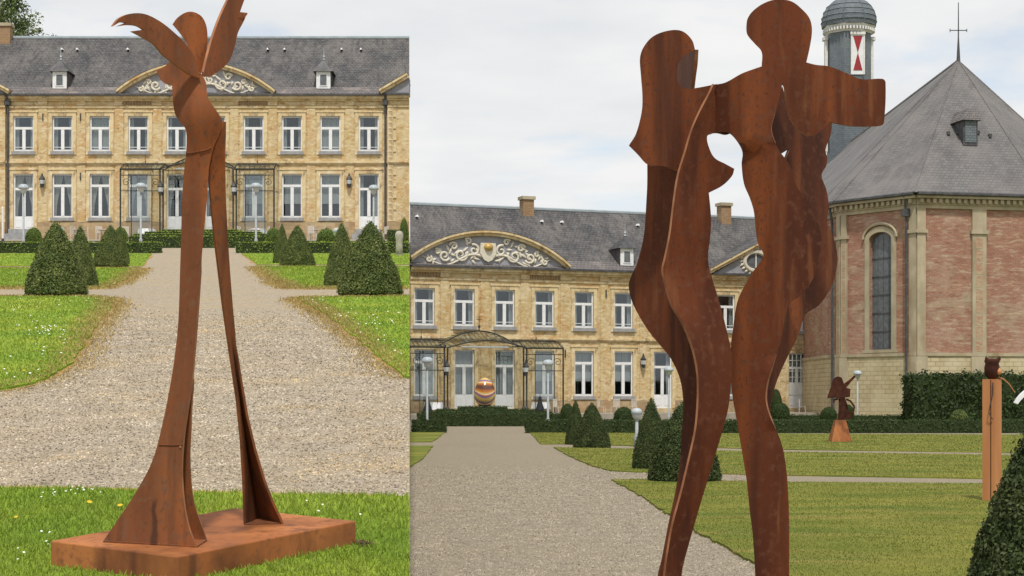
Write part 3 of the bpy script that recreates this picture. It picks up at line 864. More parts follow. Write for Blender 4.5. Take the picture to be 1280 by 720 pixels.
def palace(cfg, pal, root):
    x0, x1 = cfg['x0'], cfg['x1']
    endL, endR = cfg['endL'], cfg['endR']      # functions of local depth y -> local x
    ridge = cfg['ridge']
    # walls: list of (xa, xb, yoff)
    wl_ = MB()
    for xa, xb, yo in cfg['segs']:
        ops = []
        for kind, x, yy, st in cfg['wins']:
            if xa < x < xb:
                z, h = {'upper': ZU0, 'lower': ZL0, 'door': ZD0}[kind], WT[kind][2]
                ops.append((x - WW / 2, x + WW / 2, z, z + h))
        wall_open(wl_, xa, xb, 0, EAV - 0.1, ops, yo, 0.35)
    for (xa, xb, yo), (xc, xd, yq) in zip(cfg['segs'][:-1], cfg['segs'][1:]):
        wl_.quad((xb, yo, 0), (xc, yq, 0), (xc, yq, EAV - 0.1), (xb, yo, EAV - 0.1))
    yb = 12.0
    # back and oblique end walls, gables
    yf0, yf1 = cfg['segs'][0][2], cfg['segs'][-1][2]
    for e, yf in ((endL, yf0), (endR, yf1)):
        wl_.add([(e(yf), yf, 0), (e(yb), yb, 0), (e(yb), yb, EAV - 0.1), (e(6), 6, ridge - 0.25), (e(yf), yf, EAV - 0.1)], [(0, 1, 2, 3, 4)])
    wl_.quad((endL(yb), yb, 0), (endR(yb), yb, 0), (endR(yb), yb, EAV), (endL(yb), yb, EAV))
    wl_.build('wall', M['wall'], root)
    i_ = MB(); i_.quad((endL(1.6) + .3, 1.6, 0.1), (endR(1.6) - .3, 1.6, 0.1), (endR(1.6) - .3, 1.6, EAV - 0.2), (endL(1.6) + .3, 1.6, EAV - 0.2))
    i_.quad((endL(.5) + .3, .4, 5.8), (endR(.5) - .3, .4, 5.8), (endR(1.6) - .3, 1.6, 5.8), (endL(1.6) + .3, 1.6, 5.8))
    i_.build('dark_backing', M['inner'], root)  # added dark sheets behind the panes, room shade in their colour
    for kind, x, yo, st in cfg['wins']:
        put_window(root, kind, x, yo, st)
    # plinth between doors
    for xa, xb, yo in cfg['segs']:
        cuts = sorted((x for kind, x, yy, st in cfg['wins'] if kind == 'door' and xa < x < xb))
        a = xa
        for cx in cuts + [None]:
            b = xb if cx is None else cx - WW / 2 - 0.29
            if b - a > 0.1:
                p = MB(); p.box(a + 0.003, b - 0.003, yo - 0.09, yo + 0.05, 0, 1.32); p.build('plinth', M['rubble'], root)
            if cx is not None: a = cx + WW / 2 + 0.29
        # string course, frieze band, cornice
        for nm, za_, zb_, pr, mm in (('string_course', 5.56, 5.66, 0.10, M['stone']), ('string_course', 5.66, 5.80, 0.16, M['stone']), ('frieze', 9.72, 9.86, 0.09, M['stone']), ('cornice', 10.22, 10.36, 0.16, M['stone']), ('cornice', 10.36, 10.58, 0.34, M['stone'])):
            p = MB(); p.box(xa + 0.004, xb - 0.004, yo - pr, yo + 0.03, za_, zb_); p.build(nm, mm, root)
        p = MB(); p.box(xa, xb, yo - 0.52, yo - 0.34, 10.56, 10.70); p.build('gutter', M['lead'], root)
    # pilaster strips and panels between bays
    for x, yo in cfg['pil']:
        p = MB()
        for za_, zb_ in ((1.34, 5.54), (5.82, 9.70)):
            p.box(x - 0.30, x + 0.30, yo - 0.045, yo + 0.03, za_, zb_)
        p.box(x - 0.34, x + 0.34, yo - 0.12, yo + 0.03, 9.88, 10.21)
        p.build('pilaster', M['wall'], root)
    for x, za_ in cfg['ties']:
        p = MB(); p.box(x - 0.035, x + 0.035, -0.14, -0.05, za_, za_ + 0.55); p.build('wall_tie', M['iron'], root)
    for xa, xb in cfg['dents']:
        p = MB()
        n = int((xb - xa) / 0.2)
        for i in range(n): p.box(xa + i * 0.2, xa + i * 0.2 + 0.1, -0.13, -0.02, 9.93, 10.16)
        tag(p.build('brick_dentils', M['chimney'], root), kind='stuff')
    # roof: slopes with a flared foot
    rf = MB()
    yk, zk = 0.6, 11.35
    prof = [(yk, zk), (6.0, ridge), (12.4, EAV)]
    for (ya, za_), (yb_, zb_) in zip(prof[:-1], prof[1:]):
        rf.quad((endL(ya), ya, za_), (endR(ya), ya, za_), (endR(yb_), yb_, zb_), (endL(yb_), yb_, zb_))
    ro = rf.build('roof', M['slate'], root)
    k = MB()
    k.quad((endL(-.45), -0.45, 10.66), (endR(-.45), -0.45, 10.66), (endR(yk), yk, zk + 0.002), (endL(yk), yk, zk + 0.002))
    k.build('roof_foot', M['slatekick'], ro)
    k = MB(); k.tube([(endL(6.0), 6.0, ridge + 0.02), (endR(6.0), 6.0, ridge + 0.02)], 0.14, 6); k.build('ridge_cap', M['zinc'], ro)
    for x, z in cfg['vents']:
        yy = yk + (z - zk) / (ridge - zk) * 5.4
        v_ = MB(lambda q: Vector((x + (q.x - x) * 0.6, q.y, z + (q.z - z) * 0.6))); v_.add([(x - 0.16, yy - 0.35, z), (x + 0.16, yy - 0.35, z), (x, yy - 0.3, z + 0.26), (x, yy + 0.25, z + 0.24), (x - .16, yy, z), (x + .16, yy, z)], [(0, 1, 2), (0, 2, 3, 4), (1, 5, 3, 2)])
        v_.build('roof_vent', M['white'], ro)
    for x, z in cfg['dormers']: dormer(root, x, z, ridge)
    for x, yy, w, za_, zb_ in cfg['chimneys']:
        c = MB(); c.box(x - w / 2, x + w / 2, yy - 0.4, yy + 0.4, za_, zb_); o = c.build('chimney', M['chimney'], root)
        c = MB(); c.box(x - w / 2 - 0.1, x + w / 2 + 0.1, yy - 0.5, yy + 0.5, zb_ - 0.12, zb_ + 0.12); c.build('chimney_cap', M['chstone'], o)
    # downpipes
    for x, yo in cfg['pipes']:
        d = MB(); d.tube([(x, yo - 0.42, 10.6), (x, yo - 0.16, 10.1), (x, yo - 0.16, 0.1)], 0.085, 8); d.box(x - 0.2, x + 0.2, yo - 0.36, yo - 0.05, 9.9, 10.3)
        d.build('downpipe', M['lead'], root)
    # pediments
    for ped in cfg['peds']:
        if ped[0] == 'arc':
            _, xa, xb, rise, xcut = ped
            pts = arc_pts(xa, xb, EAV + 0.06, rise)
            if xcut is not None: pts = [p for p in pts if p[0] > xcut]
            lo = EAV + 0.02
            t_ = MB(); t_.prism([(pts[0][0], lo)] + pts + [(pts[-1][0], lo)] if xcut is not None else pts, -0.15, 0.9)
            t_.build('tympanum', M['tymp'], root)
            a = MB()
            for (pa, pb) in zip(pts[:-1], pts[1:]):
                cxm = (xa + xb) / 2
                def off(p, d):
                    v_ = Vector((p[0] - cxm, p[1] - (EAV + rise - ((xb - xa)**2 / 4 + rise**2) / (2 * rise)))).normalized()
                    return (p[0] + v_.x * d, p[1] + v_.y * d)
                for d0, d1, pr in ((-0.02, 0.17, 0.42), (0.17, 0.32, 0.60)):
                    q = [off(pa, d0), off(pb, d0), off(pb, d1), off(pa, d1)]
                    a.add([(x, -pr, z) for x, z in q] + [(x, 0.95, z) for x, z in q], [(0, 1, 2, 3), (4, 7, 6, 5), (0, 4, 5, 1), (1, 5, 6, 2), (2, 6, 7, 3), (3, 7, 4, 0)])
            a.build('pediment_moulding', M['stone'], root)
            r_ = MB()
            for (pa, pb) in zip(pts[:-1], pts[1:]):
                q1, q2 = off(pa, 0.34), off(pb, 0.34)
                r_.quad((q1[0], -0.62, q1[1]), (q2[0], -0.62, q2[1]), (q2[0], 4.2, q2[1]), (q1[0], 4.2, q1[1]))
            r_.build('pediment_roof', M['slate'], root)
            relief(root, (xa + xb) / 2, (xb - xa) / 2, rise, EAV + 0.1, -0.2)
        else:
            _, poly, yo, edges = ped
            t_ = MB(); t_.prism(poly, yo - 0.12, 0.8); t_.build('tympanum', M['tymp'], root)
            a = MB(); r_ = MB()
            for (pa, pb) in edges:
                d = Vector((pb[0] - pa[0], pb[1] - pa[1])); nn = Vector((-d.y, d.x)).normalized()
                if nn.y < 0: nn = -nn
                for d0, d1, pr in ((-0.02, 0.18, 0.36), (0.18, 0.33, 0.52)):
                    q = [(pa[0] + nn.x * d0, pa[1] + nn.y * d0), (pb[0] + nn.x * d0, pb[1] + nn.y * d0), (pb[0] + nn.x * d1, pb[1] + nn.y * d1), (pa[0] + nn.x * d1, pa[1] + nn.y * d1)]
                    a.add([(x, yo - pr, z) for x, z in q] + [(x, 0.85, z) for x, z in q], [(0, 1, 2, 3), (4, 7, 6, 5), (0, 4, 5, 1), (1, 5, 6, 2), (2, 6, 7, 3), (3, 7, 4, 0)])
                q = [(pa[0] + nn.x * 0.35, pa[1] + nn.y * 0.35), (pb[0] + nn.x * 0.35, pb[1] + nn.y * 0.35)]
                r_.quad((q[0][0], yo - 0.54, q[0][1]), (q[1][0], yo - 0.54, q[1][1]), (q[1][0], 4.4, q[1][1]), (q[0][0], 4.4, q[0][1]))
            a.build('pediment_moulding', M['stone'], root)
            r_.build('pediment_roof', M['slate'], root)
    for x, yo, z in cfg['lanterns']: lantern(root, x, yo, z, 1.15)

def porch(root, xs, y, zb, z1, z2, zc, first_open):
    """iron and glass veranda: xs = [outer left, inner left, inner right, outer right] post positions"""
    pr = empty('veranda', root.location, root.rotation_euler.z)
    xa, xb, xc, xd = xs
    for x in xs:
        if first_open and x == xa: continue
        for dx_ in ((-0.09, 0.14) if x in (xb, xc) else (0,)):
            p = MB(); p.tube([(x + dx_, y, zb), (x + dx_, y, z1)], 0.06, 8); p.lathe([(0.13, 0), (0.13, 0.35), (0.07, 0.5)], 8, (x + dx_, y, zb)); p.build('post', M['iron'], pr)
        p = MB(); p.tube([(x, y, z1), (x, y + 1.2, z2 - 0.05), (x, -0.05, z2)], 0.04, 6); p.build('rafter', M['iron'], pr)
    for a, b in ((xa, xb), (xc, xd)):
        p = MB()
        for z in (z1, z1 - 0.42, z1 - 1.55):
            p.tube([(a, y, z), (b, y, z)], 0.045 if z == z1 else 0.03, 6)
        # scroll corners
        for sx, x in ((1, a), (-1, b)):
            p.tube(spiral(x + sx * 0.42, z1 - 0.95, 0.30, 1.3, 0.5, sx, y), 0.022, 4)
        m1, m2 = lerp(a, b, 0.27), lerp(a, b, 0.77)
        for x in (m1, m2): p.tube([(x, y, zb), (x, y, z1 - 0.42)], 0.028, 6)
        p.build('screen_rail', M['iron'], pr)
        # bay roof
        N = 8
        prof = [(y - 0.12, z1), (y + 0.35, z1 + 0.28), (y + 0.9, z1 + 0.48), (y + 1.5, z2), (-0.05, z2 + 0.05)]
        g_ = MB(); r_ = MB()
        for (ya, za_), (yb_, zb_) in zip(prof[:-1], prof[1:]):
            g_.quad((a, ya, za_), (b, ya, za_), (b, yb_, zb_), (a, yb_, zb_))
        for i in range(N + 1):
            x = lerp(a, b, i / N)
            r_.tube([(x, yy, z + 0.02) for yy, z in prof], 0.022, 4)
        r_.tube([(a, prof[0][0], z1 + 0.02), (b, prof[0][0], z1 + 0.02)], 0.04, 5)
        r_.tube([(a, prof[3][0], z2 + 0.03), (b, prof[3][0], z2 + 0.03)], 0.04, 5)
        mx_ = (a + b) / 2
        r_.lathe([(0.06, 0), (0.02, 0.1), (0.05, 0.2), (0.015, 0.3), (0.012, 0.75)], 6, (mx_, prof[3][0], z2))
        g_.build('roof_glass', M['pglass'], pr); r_.build('glazing_bar', M['iron'], pr)
        gp = MB(); gp.quad((m1, y + 0.01, zb + 0.1), (m2, y + 0.01, zb + 0.1), (m2, y + 0.01, z1 - 0.45), (m1, y + 0.01, z1 - 0.45)); gp.build('screen_glass', M['pglass'], pr)
    # arched centre roof
    N = 18
    g_ = MB(); r_ = MB()
    front, back = [], []
    for i in range(N + 1):
        t = i / N
        x = lerp(xb, xc, t)
        k = 1 - abs(2 * t - 1)
        z = z1 + 0.15 + (zc - z1 - 0.15) * (math.sin(k * math.pi / 2) ** 0.9)
        front.append((x, y - 0.5, z1 - 0.02 + (zc - z1) * 0.42 * math.sin(k * math.pi / 2))); back.append((x, y + 1.3, z))
    wallp = [(x, -0.05, z + 0.05) for x, _, z in back]
    for i in range(N):
        g_.quad(front[i], front[i + 1], back[i + 1], back[i]); g_.quad(back[i], back[i + 1], wallp[i + 1], wallp[i])
    for i in range(0, N + 1): r_.tube([front[i], back[i], wallp[i]], 0.022, 4)
    for ln in (front, back): r_.tube(ln, 0.05, 5)
    mx_ = (xb + xc) / 2
    r_.lathe([(0.09, 0), (0.03, 0.15), (0.10, 0.3), (0.03, 0.45), (0.015, 1.2)], 6, (mx_, y + 1.3, zc))
    r_.tube([(mx_ - 0.2, y + 1.3, zc + 0.8), (mx_ + 0.2, y + 1.3, zc + 0.8)], 0.02, 4)
    r_.tube([(xb, y, z1), (xb, y, z1 + .18)], 0.05, 5); r_.tube([(xc, y, z1), (xc, y, z1 + .18)], 0.05, 5)
    g_.build('roof_glass', M['pglass'], pr); r_.build('glazing_bar', M['iron'], pr)
    w = MB(); w.tube([(lerp(xb, xc, .2), y + 0.1, z1 + 0.05), (lerp(xb, xc, .8), y + 0.1, z1 + 0.05)], 0.06, 6); w.build('lamp_rail', M['opal'], pr)
    for x in (xb, xc): lantern(pr, x, y + 0.1, z1 - 1.9, 1.2, True)
    return pr

# ---- left palace
DL = F / 17.0
PL = Pal((0.0, DL), 0.0, zL(DL))
rootL = empty('palace', (0, DL, zL(DL)), 0.0, 'yellow sandstone palace at the top of the rising garden, behind the winged figure', 'palace')
lx = PL.lx
wins = []
colsL = [29.5, 78, 125, 173, 221, 269, 317, 365, 413, 461]
for i, u in enumerate(colsL):
    wins.append(('upper', lx(u), 0.0, ['side', 'side', 'drawn', 'side', 'side', 'side', 'side', 'side', 'drawn', 'side'][i]))
    kind = 'door' if i in (0, 4, 5, 9) else 'lower'
    wins.append((kind, lx(u), 0.0, ['tied', 'tied', 'tied', 'tied', 'tied', 'tied', 'blind', 'blind', 'blind', 'side'][i]))
xpl, xpr = lx(8), lx(484.5)
wins.append(('upper', lx(-24), -0.3, 'side')); wins.append(('lower', lx(-24), -0.3, 'tied'))
endLl = lambda y: lx(-130)
endRl = lambda y: lx(SEAM_U - 0.4, y)
xendR = endRl(-0.3)
cfgL = dict(x0=lx(-130), x1=xendR, endL=endLl, endR=endRl, ridge=PL.lz(47.5, 0, 6.0), wins=wins,
            segs=[(lx(-130), xpl, -0.3), (xpl, xpr, 0.0), (xpr, xendR, -0.3)],
            pil=[((lx(a) + lx(b)) / 2, 0.0) for a, b in zip(colsL[:-1], colsL[1:])],
            ties=[(lx(54), 8.75), (lx(101), 8.75), (lx(101), 4.4)],
            dents=[(lx(153), lx(193)), (lx(298), lx(338))],
            vents=[(lx(u, 5), 14.9) for u in (80, 99, 162, 336, 357, 428, 452)],
            dormers=[(lx(80, 1.5), 11.2), (lx(406.5, 1.5), 11.2)],
            chimneys=[(lx(9, 6), 5.7, 0.85, 14.0, PL.lz(33, lx(9, 6), 6.0))],
            pipes=[(lx(10.5), 0.0), (lx(482), 0.0)],
            peds=[('arc', lx(150), lx(342), 2.05, None),
                  ('tri', [(lx(478), EAV + .02), (xendR, EAV + .02), (xendR, EAV + 1.25)], -0.3, [((lx(477), EAV + 0.05), (xendR, EAV + 1.25))]),
                  ('tri', [(lx(12), EAV + .02), (lx(-60), EAV + 2.3), (lx(-130), EAV + .02)], -0.3, [((lx(-60), EAV + 2.3), (lx(13), EAV + 0.05)), ((lx(-131), EAV + 0.05), (lx(-60), EAV + 2.3))])],
            lanterns=[(lx(54), 0.0, 3.85), (lx(437), 0.0, 3.85)])
palace(cfgL, PL, rootL)
# quoins of the right pavilion
q1 = MB(); q1.box(0, 0.62, -0.06, 0.05, 0.004, 0.42); q1m = q1.mesh('quoin', M['stone'])
q2 = MB(); q2.box(0, 0.40, -0.06, 0.05, 0.004, 0.42); q2m = q2.mesh('quoin', M['stone'])
for i in range(20):
    link('quoin', (q1m, q2m)[i % 2], rootL, (xpr + 0.04, -0.3, 1.35 + 0.425 * i))
zl_ = lambda y: SLOPE * y + 0.06
xsL = [PL.lx(u, -2.6) for u in (150.5, 201.5, 293, 342.5)]
vr = porch(rootL, xsL, -2.6, -0.25, 4.86, 5.42, 6.0, False)
tag(vr, 'dark iron and glass veranda before the palace that tops the rising garden', 'veranda')
# paved terrace before the palace, following the slope
t_ = MB(); t_.add([(lx(-130), -8, zl_(-8)), (PL.lx(511, -8), -8, zl_(-8)), (PL.lx(511.3, -0.31), -0.31, zl_(-0.31)), (lx(-130), -0.31, zl_(-0.31))], [(0, 1, 2, 3)])
tag(t_.build('terrace', M['paving'], None, loc=(0, DL, zL(DL))), kind='structure')
for u in (29.5, 221, 269, 461):
    d_ = MB(); d_.box(lx(u) - 1.1, lx(u) + 1.1, -1.3, -0.1, -0.5, 0.36); d_.box(lx(u) - 0.9, lx(u) + 0.9, -0.75, 0.2, 0.362, 0.75)
    d_.build('door_step', M['bluestone'], rootL)

# ---- right palace
Ya, Yb = F / 18.1, F / 17.3
A_ = Vector(((530 - 640) / F * Ya, Ya)); B_ = Vector(((780 - 640) / F * Yb, Yb))
yawR = math.atan2(B_.y - A_.y, B_.x - A_.x)
PR = Pal((A_.x, A_.y), yawR, 0.0)
rootR = empty('palace', (A_.x, A_.y, 0), yawR, 'yellow sandstone palace wing with cream scroll pediment and chimney, joining the brick church', 'palace')
lx = PR.lx
endLr = lambda y: lx(SEAM_U + 0.6, y)
xpv = lx(886); xer = lx(1031)
endRr = lambda y: xer
wins = []
colsR = [530.5, 580.5, 631, 680.5, 730, 779.5, 828.5, 866]
for i, u in enumerate(colsR[:7]):
    wins.append(('upper', lx(u), 0.0, ['side', 'side', 'side', 'side', 'side', 'side', 'drawn'][i]))
    kind = 'door' if i in (1, 2, 6) else 'lower'
    wins.append((kind, lx(u), 0.0, ['drawn', 'drawn', 'drawn', 'blind', 'blind', 'blind', 'side'][i]))
for u in (905, 953, 1000):
    wins.append(('upper', lx(u), -0.3, 'side'))
for u in (905, 953):
    wins.append(('lower', lx(u), -0.3, 'side'))
wins.append(('door', lx(994), -0.3, 'drawn'))
xs0 = endLr(0.0)
zap = EAV + 2.65
cfgR = dict(x0=xs0, x1=xer, endL=endLr, endR=endRr, ridge=15.6, wins=wins,
            segs=[(xs0, xpv, 0.0), (xpv, xer, -0.3)],
            pil=[((lx(a) + lx(b)) / 2, 0.0) for a, b in zip(colsR[:-1], colsR[1:])] + [(lx(929), -0.3), (lx(977), -0.3)],
            ties=[(lx(706), 4.4), (lx(757), 8.75)],
            dents=[(lx(514), lx(552)), (lx(662), lx(702))],
            vents=[(lx(u, 4.5), 14.5) for u in (521, 677, 702, 797)],
            dormers=[(lx(774, 1.5), 11.1)],
            chimneys=[(lx(656, 6), 5.6, 0.85, 14.3, PR.lz(248, lx(656, 6), 5.6)), (lx(902, 6), 5.6, 0.85, 14.0, PR.lz(256, lx(902, 6), 5.6))],
            pipes=[(lx(1028), -0.3)],
            peds=[('arc', lx(506), lx(707), 2.2, xs0 + 0.02),
                  ('tri', [(lx(888), EAV + .02), (lx(960), zap), (lx(1031), EAV + .02)], -0.3, [((lx(884), EAV + 0.05), (lx(960), zap)), ((lx(960), zap), (lx(1034), EAV + 0.05))])],
            lanterns=[(lx(802), 0.0, 3.7)])
palace(cfgR, PR, rootR)
# oval oculus in the triangular pediment, with stone wreath
ox, oz = lx(941), EAV + 1.02
o_ = MB()
ring = [(ox + 0.95 * math.cos(t), -0.50, oz + 0.72 * math.sin(t)) for t in [2 * math.pi * i / 28 for i in range(29)]]
o_.tube(ring, 0.16, 6); oc = o_.build('oculus', M['relief'], rootR)
o_ = MB(); o_.prism([(ox + 0.9 * math.cos(2 * math.pi * i / 24), oz + 0.68 * math.sin(2 * math.pi * i / 24)) for i in range(24)], -0.46, -0.43); o_.build('pane', M['chglass'], oc)
o_ = MB(); o_.box(ox - 0.04, ox + 0.04, -0.50, -0.47, oz - 0.66, oz + 0.66); o_.build('glazing_bar', M['white'], oc)
o_ = MB()
for i in range(22):
    t = 2 * math.pi * i / 22
    c = Vector((ox + 1.2 * math.cos(t), -0.46, oz + 0.95 * math.sin(t)))
    if c.z > EAV + 0.1: o_.tube([c + Vector((-.14, 0, -.1)), c, c + Vector((.14, 0, .1))], [0.03, 0.12, 0.03], 5)
o_.build('wreath', M['relief'], oc, smooth=True)
# glazing grid of the end door
gd = MB(); dxr = lx(994)
for i in range(1, 4): gd.box(dxr - WW / 2 + i * WW / 4 - 0.025, dxr - WW / 2 + i * WW / 4 + 0.025, -0.245, -0.16, 2.7, 4.8)
for z in (3.05, 3.5, 4.3): gd.box(dxr - WW / 2 + .1, dxr + WW / 2 - .1, -0.247, -0.162, z, z + 0.05)
gd.box(dxr - WW / 2 + .1, dxr + WW / 2 - .1, -0.25, -0.17, 1.76, 2.68)
gd.build('glazing_bar', M['white'], rootR)
xsR = [max(PR.lx(509, -2.6), PR.lx(SEAM_U + 0.8, -2.6)), PR.lx(557, -2.6), PR.lx(656, -2.6), PR.lx(704, -2.6)]
vr = porch(rootR, xsR, -2.6, 0.45, 4.95, 5.5, 6.15, True)
tag(vr, 'dark iron and glass veranda behind the painted egg', 'veranda')
t_ = MB(); 
tx = PR.lx(SEAM_U + 1.0, -6.5)
t_.add([(tx, -6.5, -0.02), (xer, -6.5, -0.02), (xer, -0.31, -0.02), (endLr(-0.31) + .05, -0.31, -0.02), (tx, -6.5, 0.46), (xer, -6.5, 0.46), (xer, -0.31, 0.46), (endLr(-0.31) + .05, -0.31, 0.46)],
       [(0, 3, 2, 1), (4, 5, 6, 7), (0, 1, 5, 4), (1, 2, 6, 5), (2, 3, 7, 6), (3, 0, 4, 7)])
to = t_.build('terrace', M['paving'], None, loc=(A_.x, A_.y, 0)); to.rotation_euler.z = yawR
tag(to, kind='structure')

# ================================================================== CHURCH
def G2(u, Y): return Vector(((u - 640) / F * Y, Y))
Yc1 = 110.0
EV = EYE + (VH - 241.5) / F * Yc1
def dep(v): return (EV - EYE) * F / (VH - v)
C1 = G2(1146, Yc1); C0 = G2(1053, dep(252.0)); Cm = G2(1034.5, dep(256.5)); C2 = G2(1299, dep(245.5))
ZS = EYE + (VH - 441) / F * Yc1        # top of the stone base
apexY = Yc1 + 10.5
APEX = Vector(((1198 - 640) / F * apexY, apexY, EYE + (VH - 76) / F * apexY))
C3 = Vector((APEX.x * 2 - Cm.x, Cm.y + 1.5))
nave_end = 168.0
church = empty('church', (APEX.x, apexY, 0), 0, 'red brick church with polygonal slate-roofed apse and sandstone base, beside the palace wing', 'church')
ch0 = church.location
def facet_xf(a, b):
    d = (b - a).normalized(); n = Vector((-d.y, d.x))
    if n.y < 0: n = -n
    return (lambda p: Vector((a.x + d.x * p.x + n.x * p.y - ch0.x, a.y + d.y * p.x + n.y * p.y - ch0.y, p.z))), (b - a).length, math.atan2(d.y, d.x)
corners = [Vector((Cm.x - 0.2, nave_end)), Cm, C0, C1, C2, C3, Vector((C3.x, nave_end))]
for i, (a, b) in enumerate(zip(corners[:-1], corners[1:])):
    xf, L, ang = facet_xf(a, b)
    # parts of this facet sit under an unlabelled child mesh with its own rotation so courses follow the wall
    wl_ = MB()
    hasw = (i == 2)
    outer = [(0, ZS), (L, ZS), (L, EV - 0.9), (0, EV - 0.9)]
    rotm = Matrix.Rotation(ang, 4, 'Z')
    loc = Vector((a.x - ch0.x, a.y - ch0.y, 0))
    flip = -1 if (Vector((-math.sin(ang), math.cos(ang))).y < 0) else 1
    fl = (lambda p: Vector((p.x, p.y * flip, p.z)))
    def put(mb, name, m, par=church, smooth=False):
        o = mb.build(name, m, par, smooth)
        if par is church:
            o.location = loc; o.rotation_euler.z = ang
        return o
    if hasw:
        # tall arched window
        def fx(u):
            k = (u - 640) / F; d = (b - a).normalized()
            return (k * a.y - a.x) / (d.x - k * d.y)
        wx0, wx1 = fx(1087), fx(1115)
        cxw = (wx0 + wx1) / 2; hw = (wx1 - wx0) / 2
        Yw = a.y + (b - a).normalized().y * cxw
        zw0, zw1 = EYE + (VH - 437) / F * Yw, EYE + (VH - 290) / F * Yw
        rise = hw * 0.55
        hole = [(wx0, zw0), (wx1, zw0)] + [(cxw + hw * math.cos(t), zw1 - rise + rise * math.sin(t)) for t in [math.pi * k / 14 for k in range(15)]]
        allp = outer + hole
        tr = tessellate_polygon([[Vector((x, z, 0)) for x, z in outer], [Vector((x, z, 0)) for x, z in hole]])
        wl_.xf = fl
        wl_.add([(x, 0, z) for x, z in allp], [tuple(t) for t in tr])
        n = len(hole)
        wl_.add([(x, 0, z) for x, z in hole] + [(x, 0.45, z) for x, z in hole], [(k, (k + 1) % n, (k + 1) % n + n, k + n) for k in range(n)])
        put(wl_, 'brick_wall', M['brick'])
        # stone surround
        s = MB(fl)
        w_ = 0.36
        inner = [(wx0, zw0)] + [(cxw - hw * math.cos(t), zw1 - rise + rise * math.sin(t)) for t in [math.pi * k / 14 for k in range(15)]] + [(wx1, zw0)]
        outr = [(wx0 - w_, zw0)] + [(cxw - (hw + w_) * math.cos(t), zw1 - rise + (rise + w_) * math.sin(t)) for t in [math.pi * k / 14 for k in range(15)]] + [(wx1 + w_, zw0)]
        for k in range(len(inner) - 1):
            q = [inner[k], inner[k + 1], outr[k + 1], outr[k]]
            s.add([(x, -0.09, z) for x, z in q] + [(x, 0.02, z) for x, z in q], [(0, 1, 2, 3), (4, 7, 6, 5), (0, 4, 5, 1), (1, 5, 6, 2), (2, 6, 7, 3), (3, 7, 4, 0)])
        hood = [(cxw - (hw + 0.45) * math.cos(t), -0.12, zw1 - rise + 0.1 + (rise + 0.45) * math.sin(t)) for t in [math.pi * k / 14 for k in range(15)]]
        s.tube(hood, 0.10, 5)
        s.box(wx0 - 0.5, wx1 + 0.5, -0.2, 0.3, zw0 - 0.22, zw0)
        wo = put(s, 'window', M['chstone'])
        nP = 6
        for k in range(nP):
            za_, zb_ = lerp(zw0, zw1 - rise, k / nP), lerp(zw0, zw1 - rise, (k + 1) / nP)
            p = MB(fl)
            if k < nP - 1: p.box(wx0, wx1, 0.30, 0.32, za_ + 0.03, zb_ - 0.03)
            else: p.prism([(wx0, za_ + 0.03), (wx1, za_ + 0.03)] + hole[2:], 0.30, 0.32)
            p.build('pane', M['chglass'], wo)
        p = MB(fl)
        for k in range(1, nP):
            z = lerp(zw0, zw1 - rise, k / nP); p.box(wx0, wx1, 0.26, 0.33, z - 0.035, z + 0.035)
        for k in range(1, 4):
            x = lerp(wx0, wx1, k / 4); p.box(x - 0.012, x + 0.012, 0.285, 0.31, zw0, zw1 - 0.25)
        p.build('saddle_bar', M['lead'], wo)
        bk = MB(fl); bk.quad((wx0 - .2, .46, zw0 - .2), (wx1 + .2, .46, zw0 - .2), (wx1 + .2, .46, zw1 + .2), (wx0 - .2, .46, zw1 + .2)); bk.build('dark_backing', M['inner'], wo)  # dark sheet behind the church panes, shade put into its colour
    else:
        wl_.xf = fl
        wl_.quad((0, 0, ZS), (L, 0, ZS), (L, 0, EV - 0.9), (0, 0, EV - 0.9))
        put(wl_, 'brick_wall', M['brick'])
    s = MB(fl); s.box(-0.02, L + 0.02, -0.12, 0.3, 0, ZS - 0.20); put(s, 'stone_base', M['ashlar'])
    s = MB(fl); s.box(-0.05, L + 0.05, -0.20, 0.3, ZS - 0.198, ZS + 0.02); put(s, 'string_course', M['chstone'])
    s = MB(fl); s.box(-0.06, L + 0.06, -0.14, 0.3, EV - 0.98, EV - 0.74); put(s, 'frieze', M['chstone'])
    if 1 <= i <= 4:
        s = MB(fl)
        n = int(L / 0.42)
        for k in range(n): s.box(k * L / n + 0.08, k * L / n + 0.30, -0.42, 0.0, EV - 0.64, EV - 0.36)
        tag(put(s, 'cornice_dentils', M['chstone']), kind='stuff')
    s = MB(fl); s.box(-0.06, L + 0.06, -0.22, 0.3, EV - 0.738, EV - 0.345); put(s, 'cornice', M['chstone'])
    s = MB(fl); s.box(-0.15, L + 0.15, -0.55, 0.3, EV - 0.343, EV - 0.15); put(s, 'cornice', M['chstone'])
    s = MB(fl); s.tube([(-0.2, -0.62, EV - 0.06), (L + 0.2, -0.62, EV - 0.06)], 0.13, 6); put(s, 'gutter', M['lead'])
    # corner and middle pilasters
    pils = []
    if i == 1: pils = [(L - 0.35, 0.55, True)]
    if i == 2: pils = [(0.22, 0.45, True), (L - 0.26, 0.55, False)]
    if i == 3: pils = [(0.26, 0.6, False), ((lambda k, d: (k * a.y - a.x) / (d.x - k * d.y))((1223 - 640) / F, (b - a).normalized()), 1.0, True), (L - 0.3, 0.6, False)]
    if i == 4: pils = [(0.3, 0.6, False)]
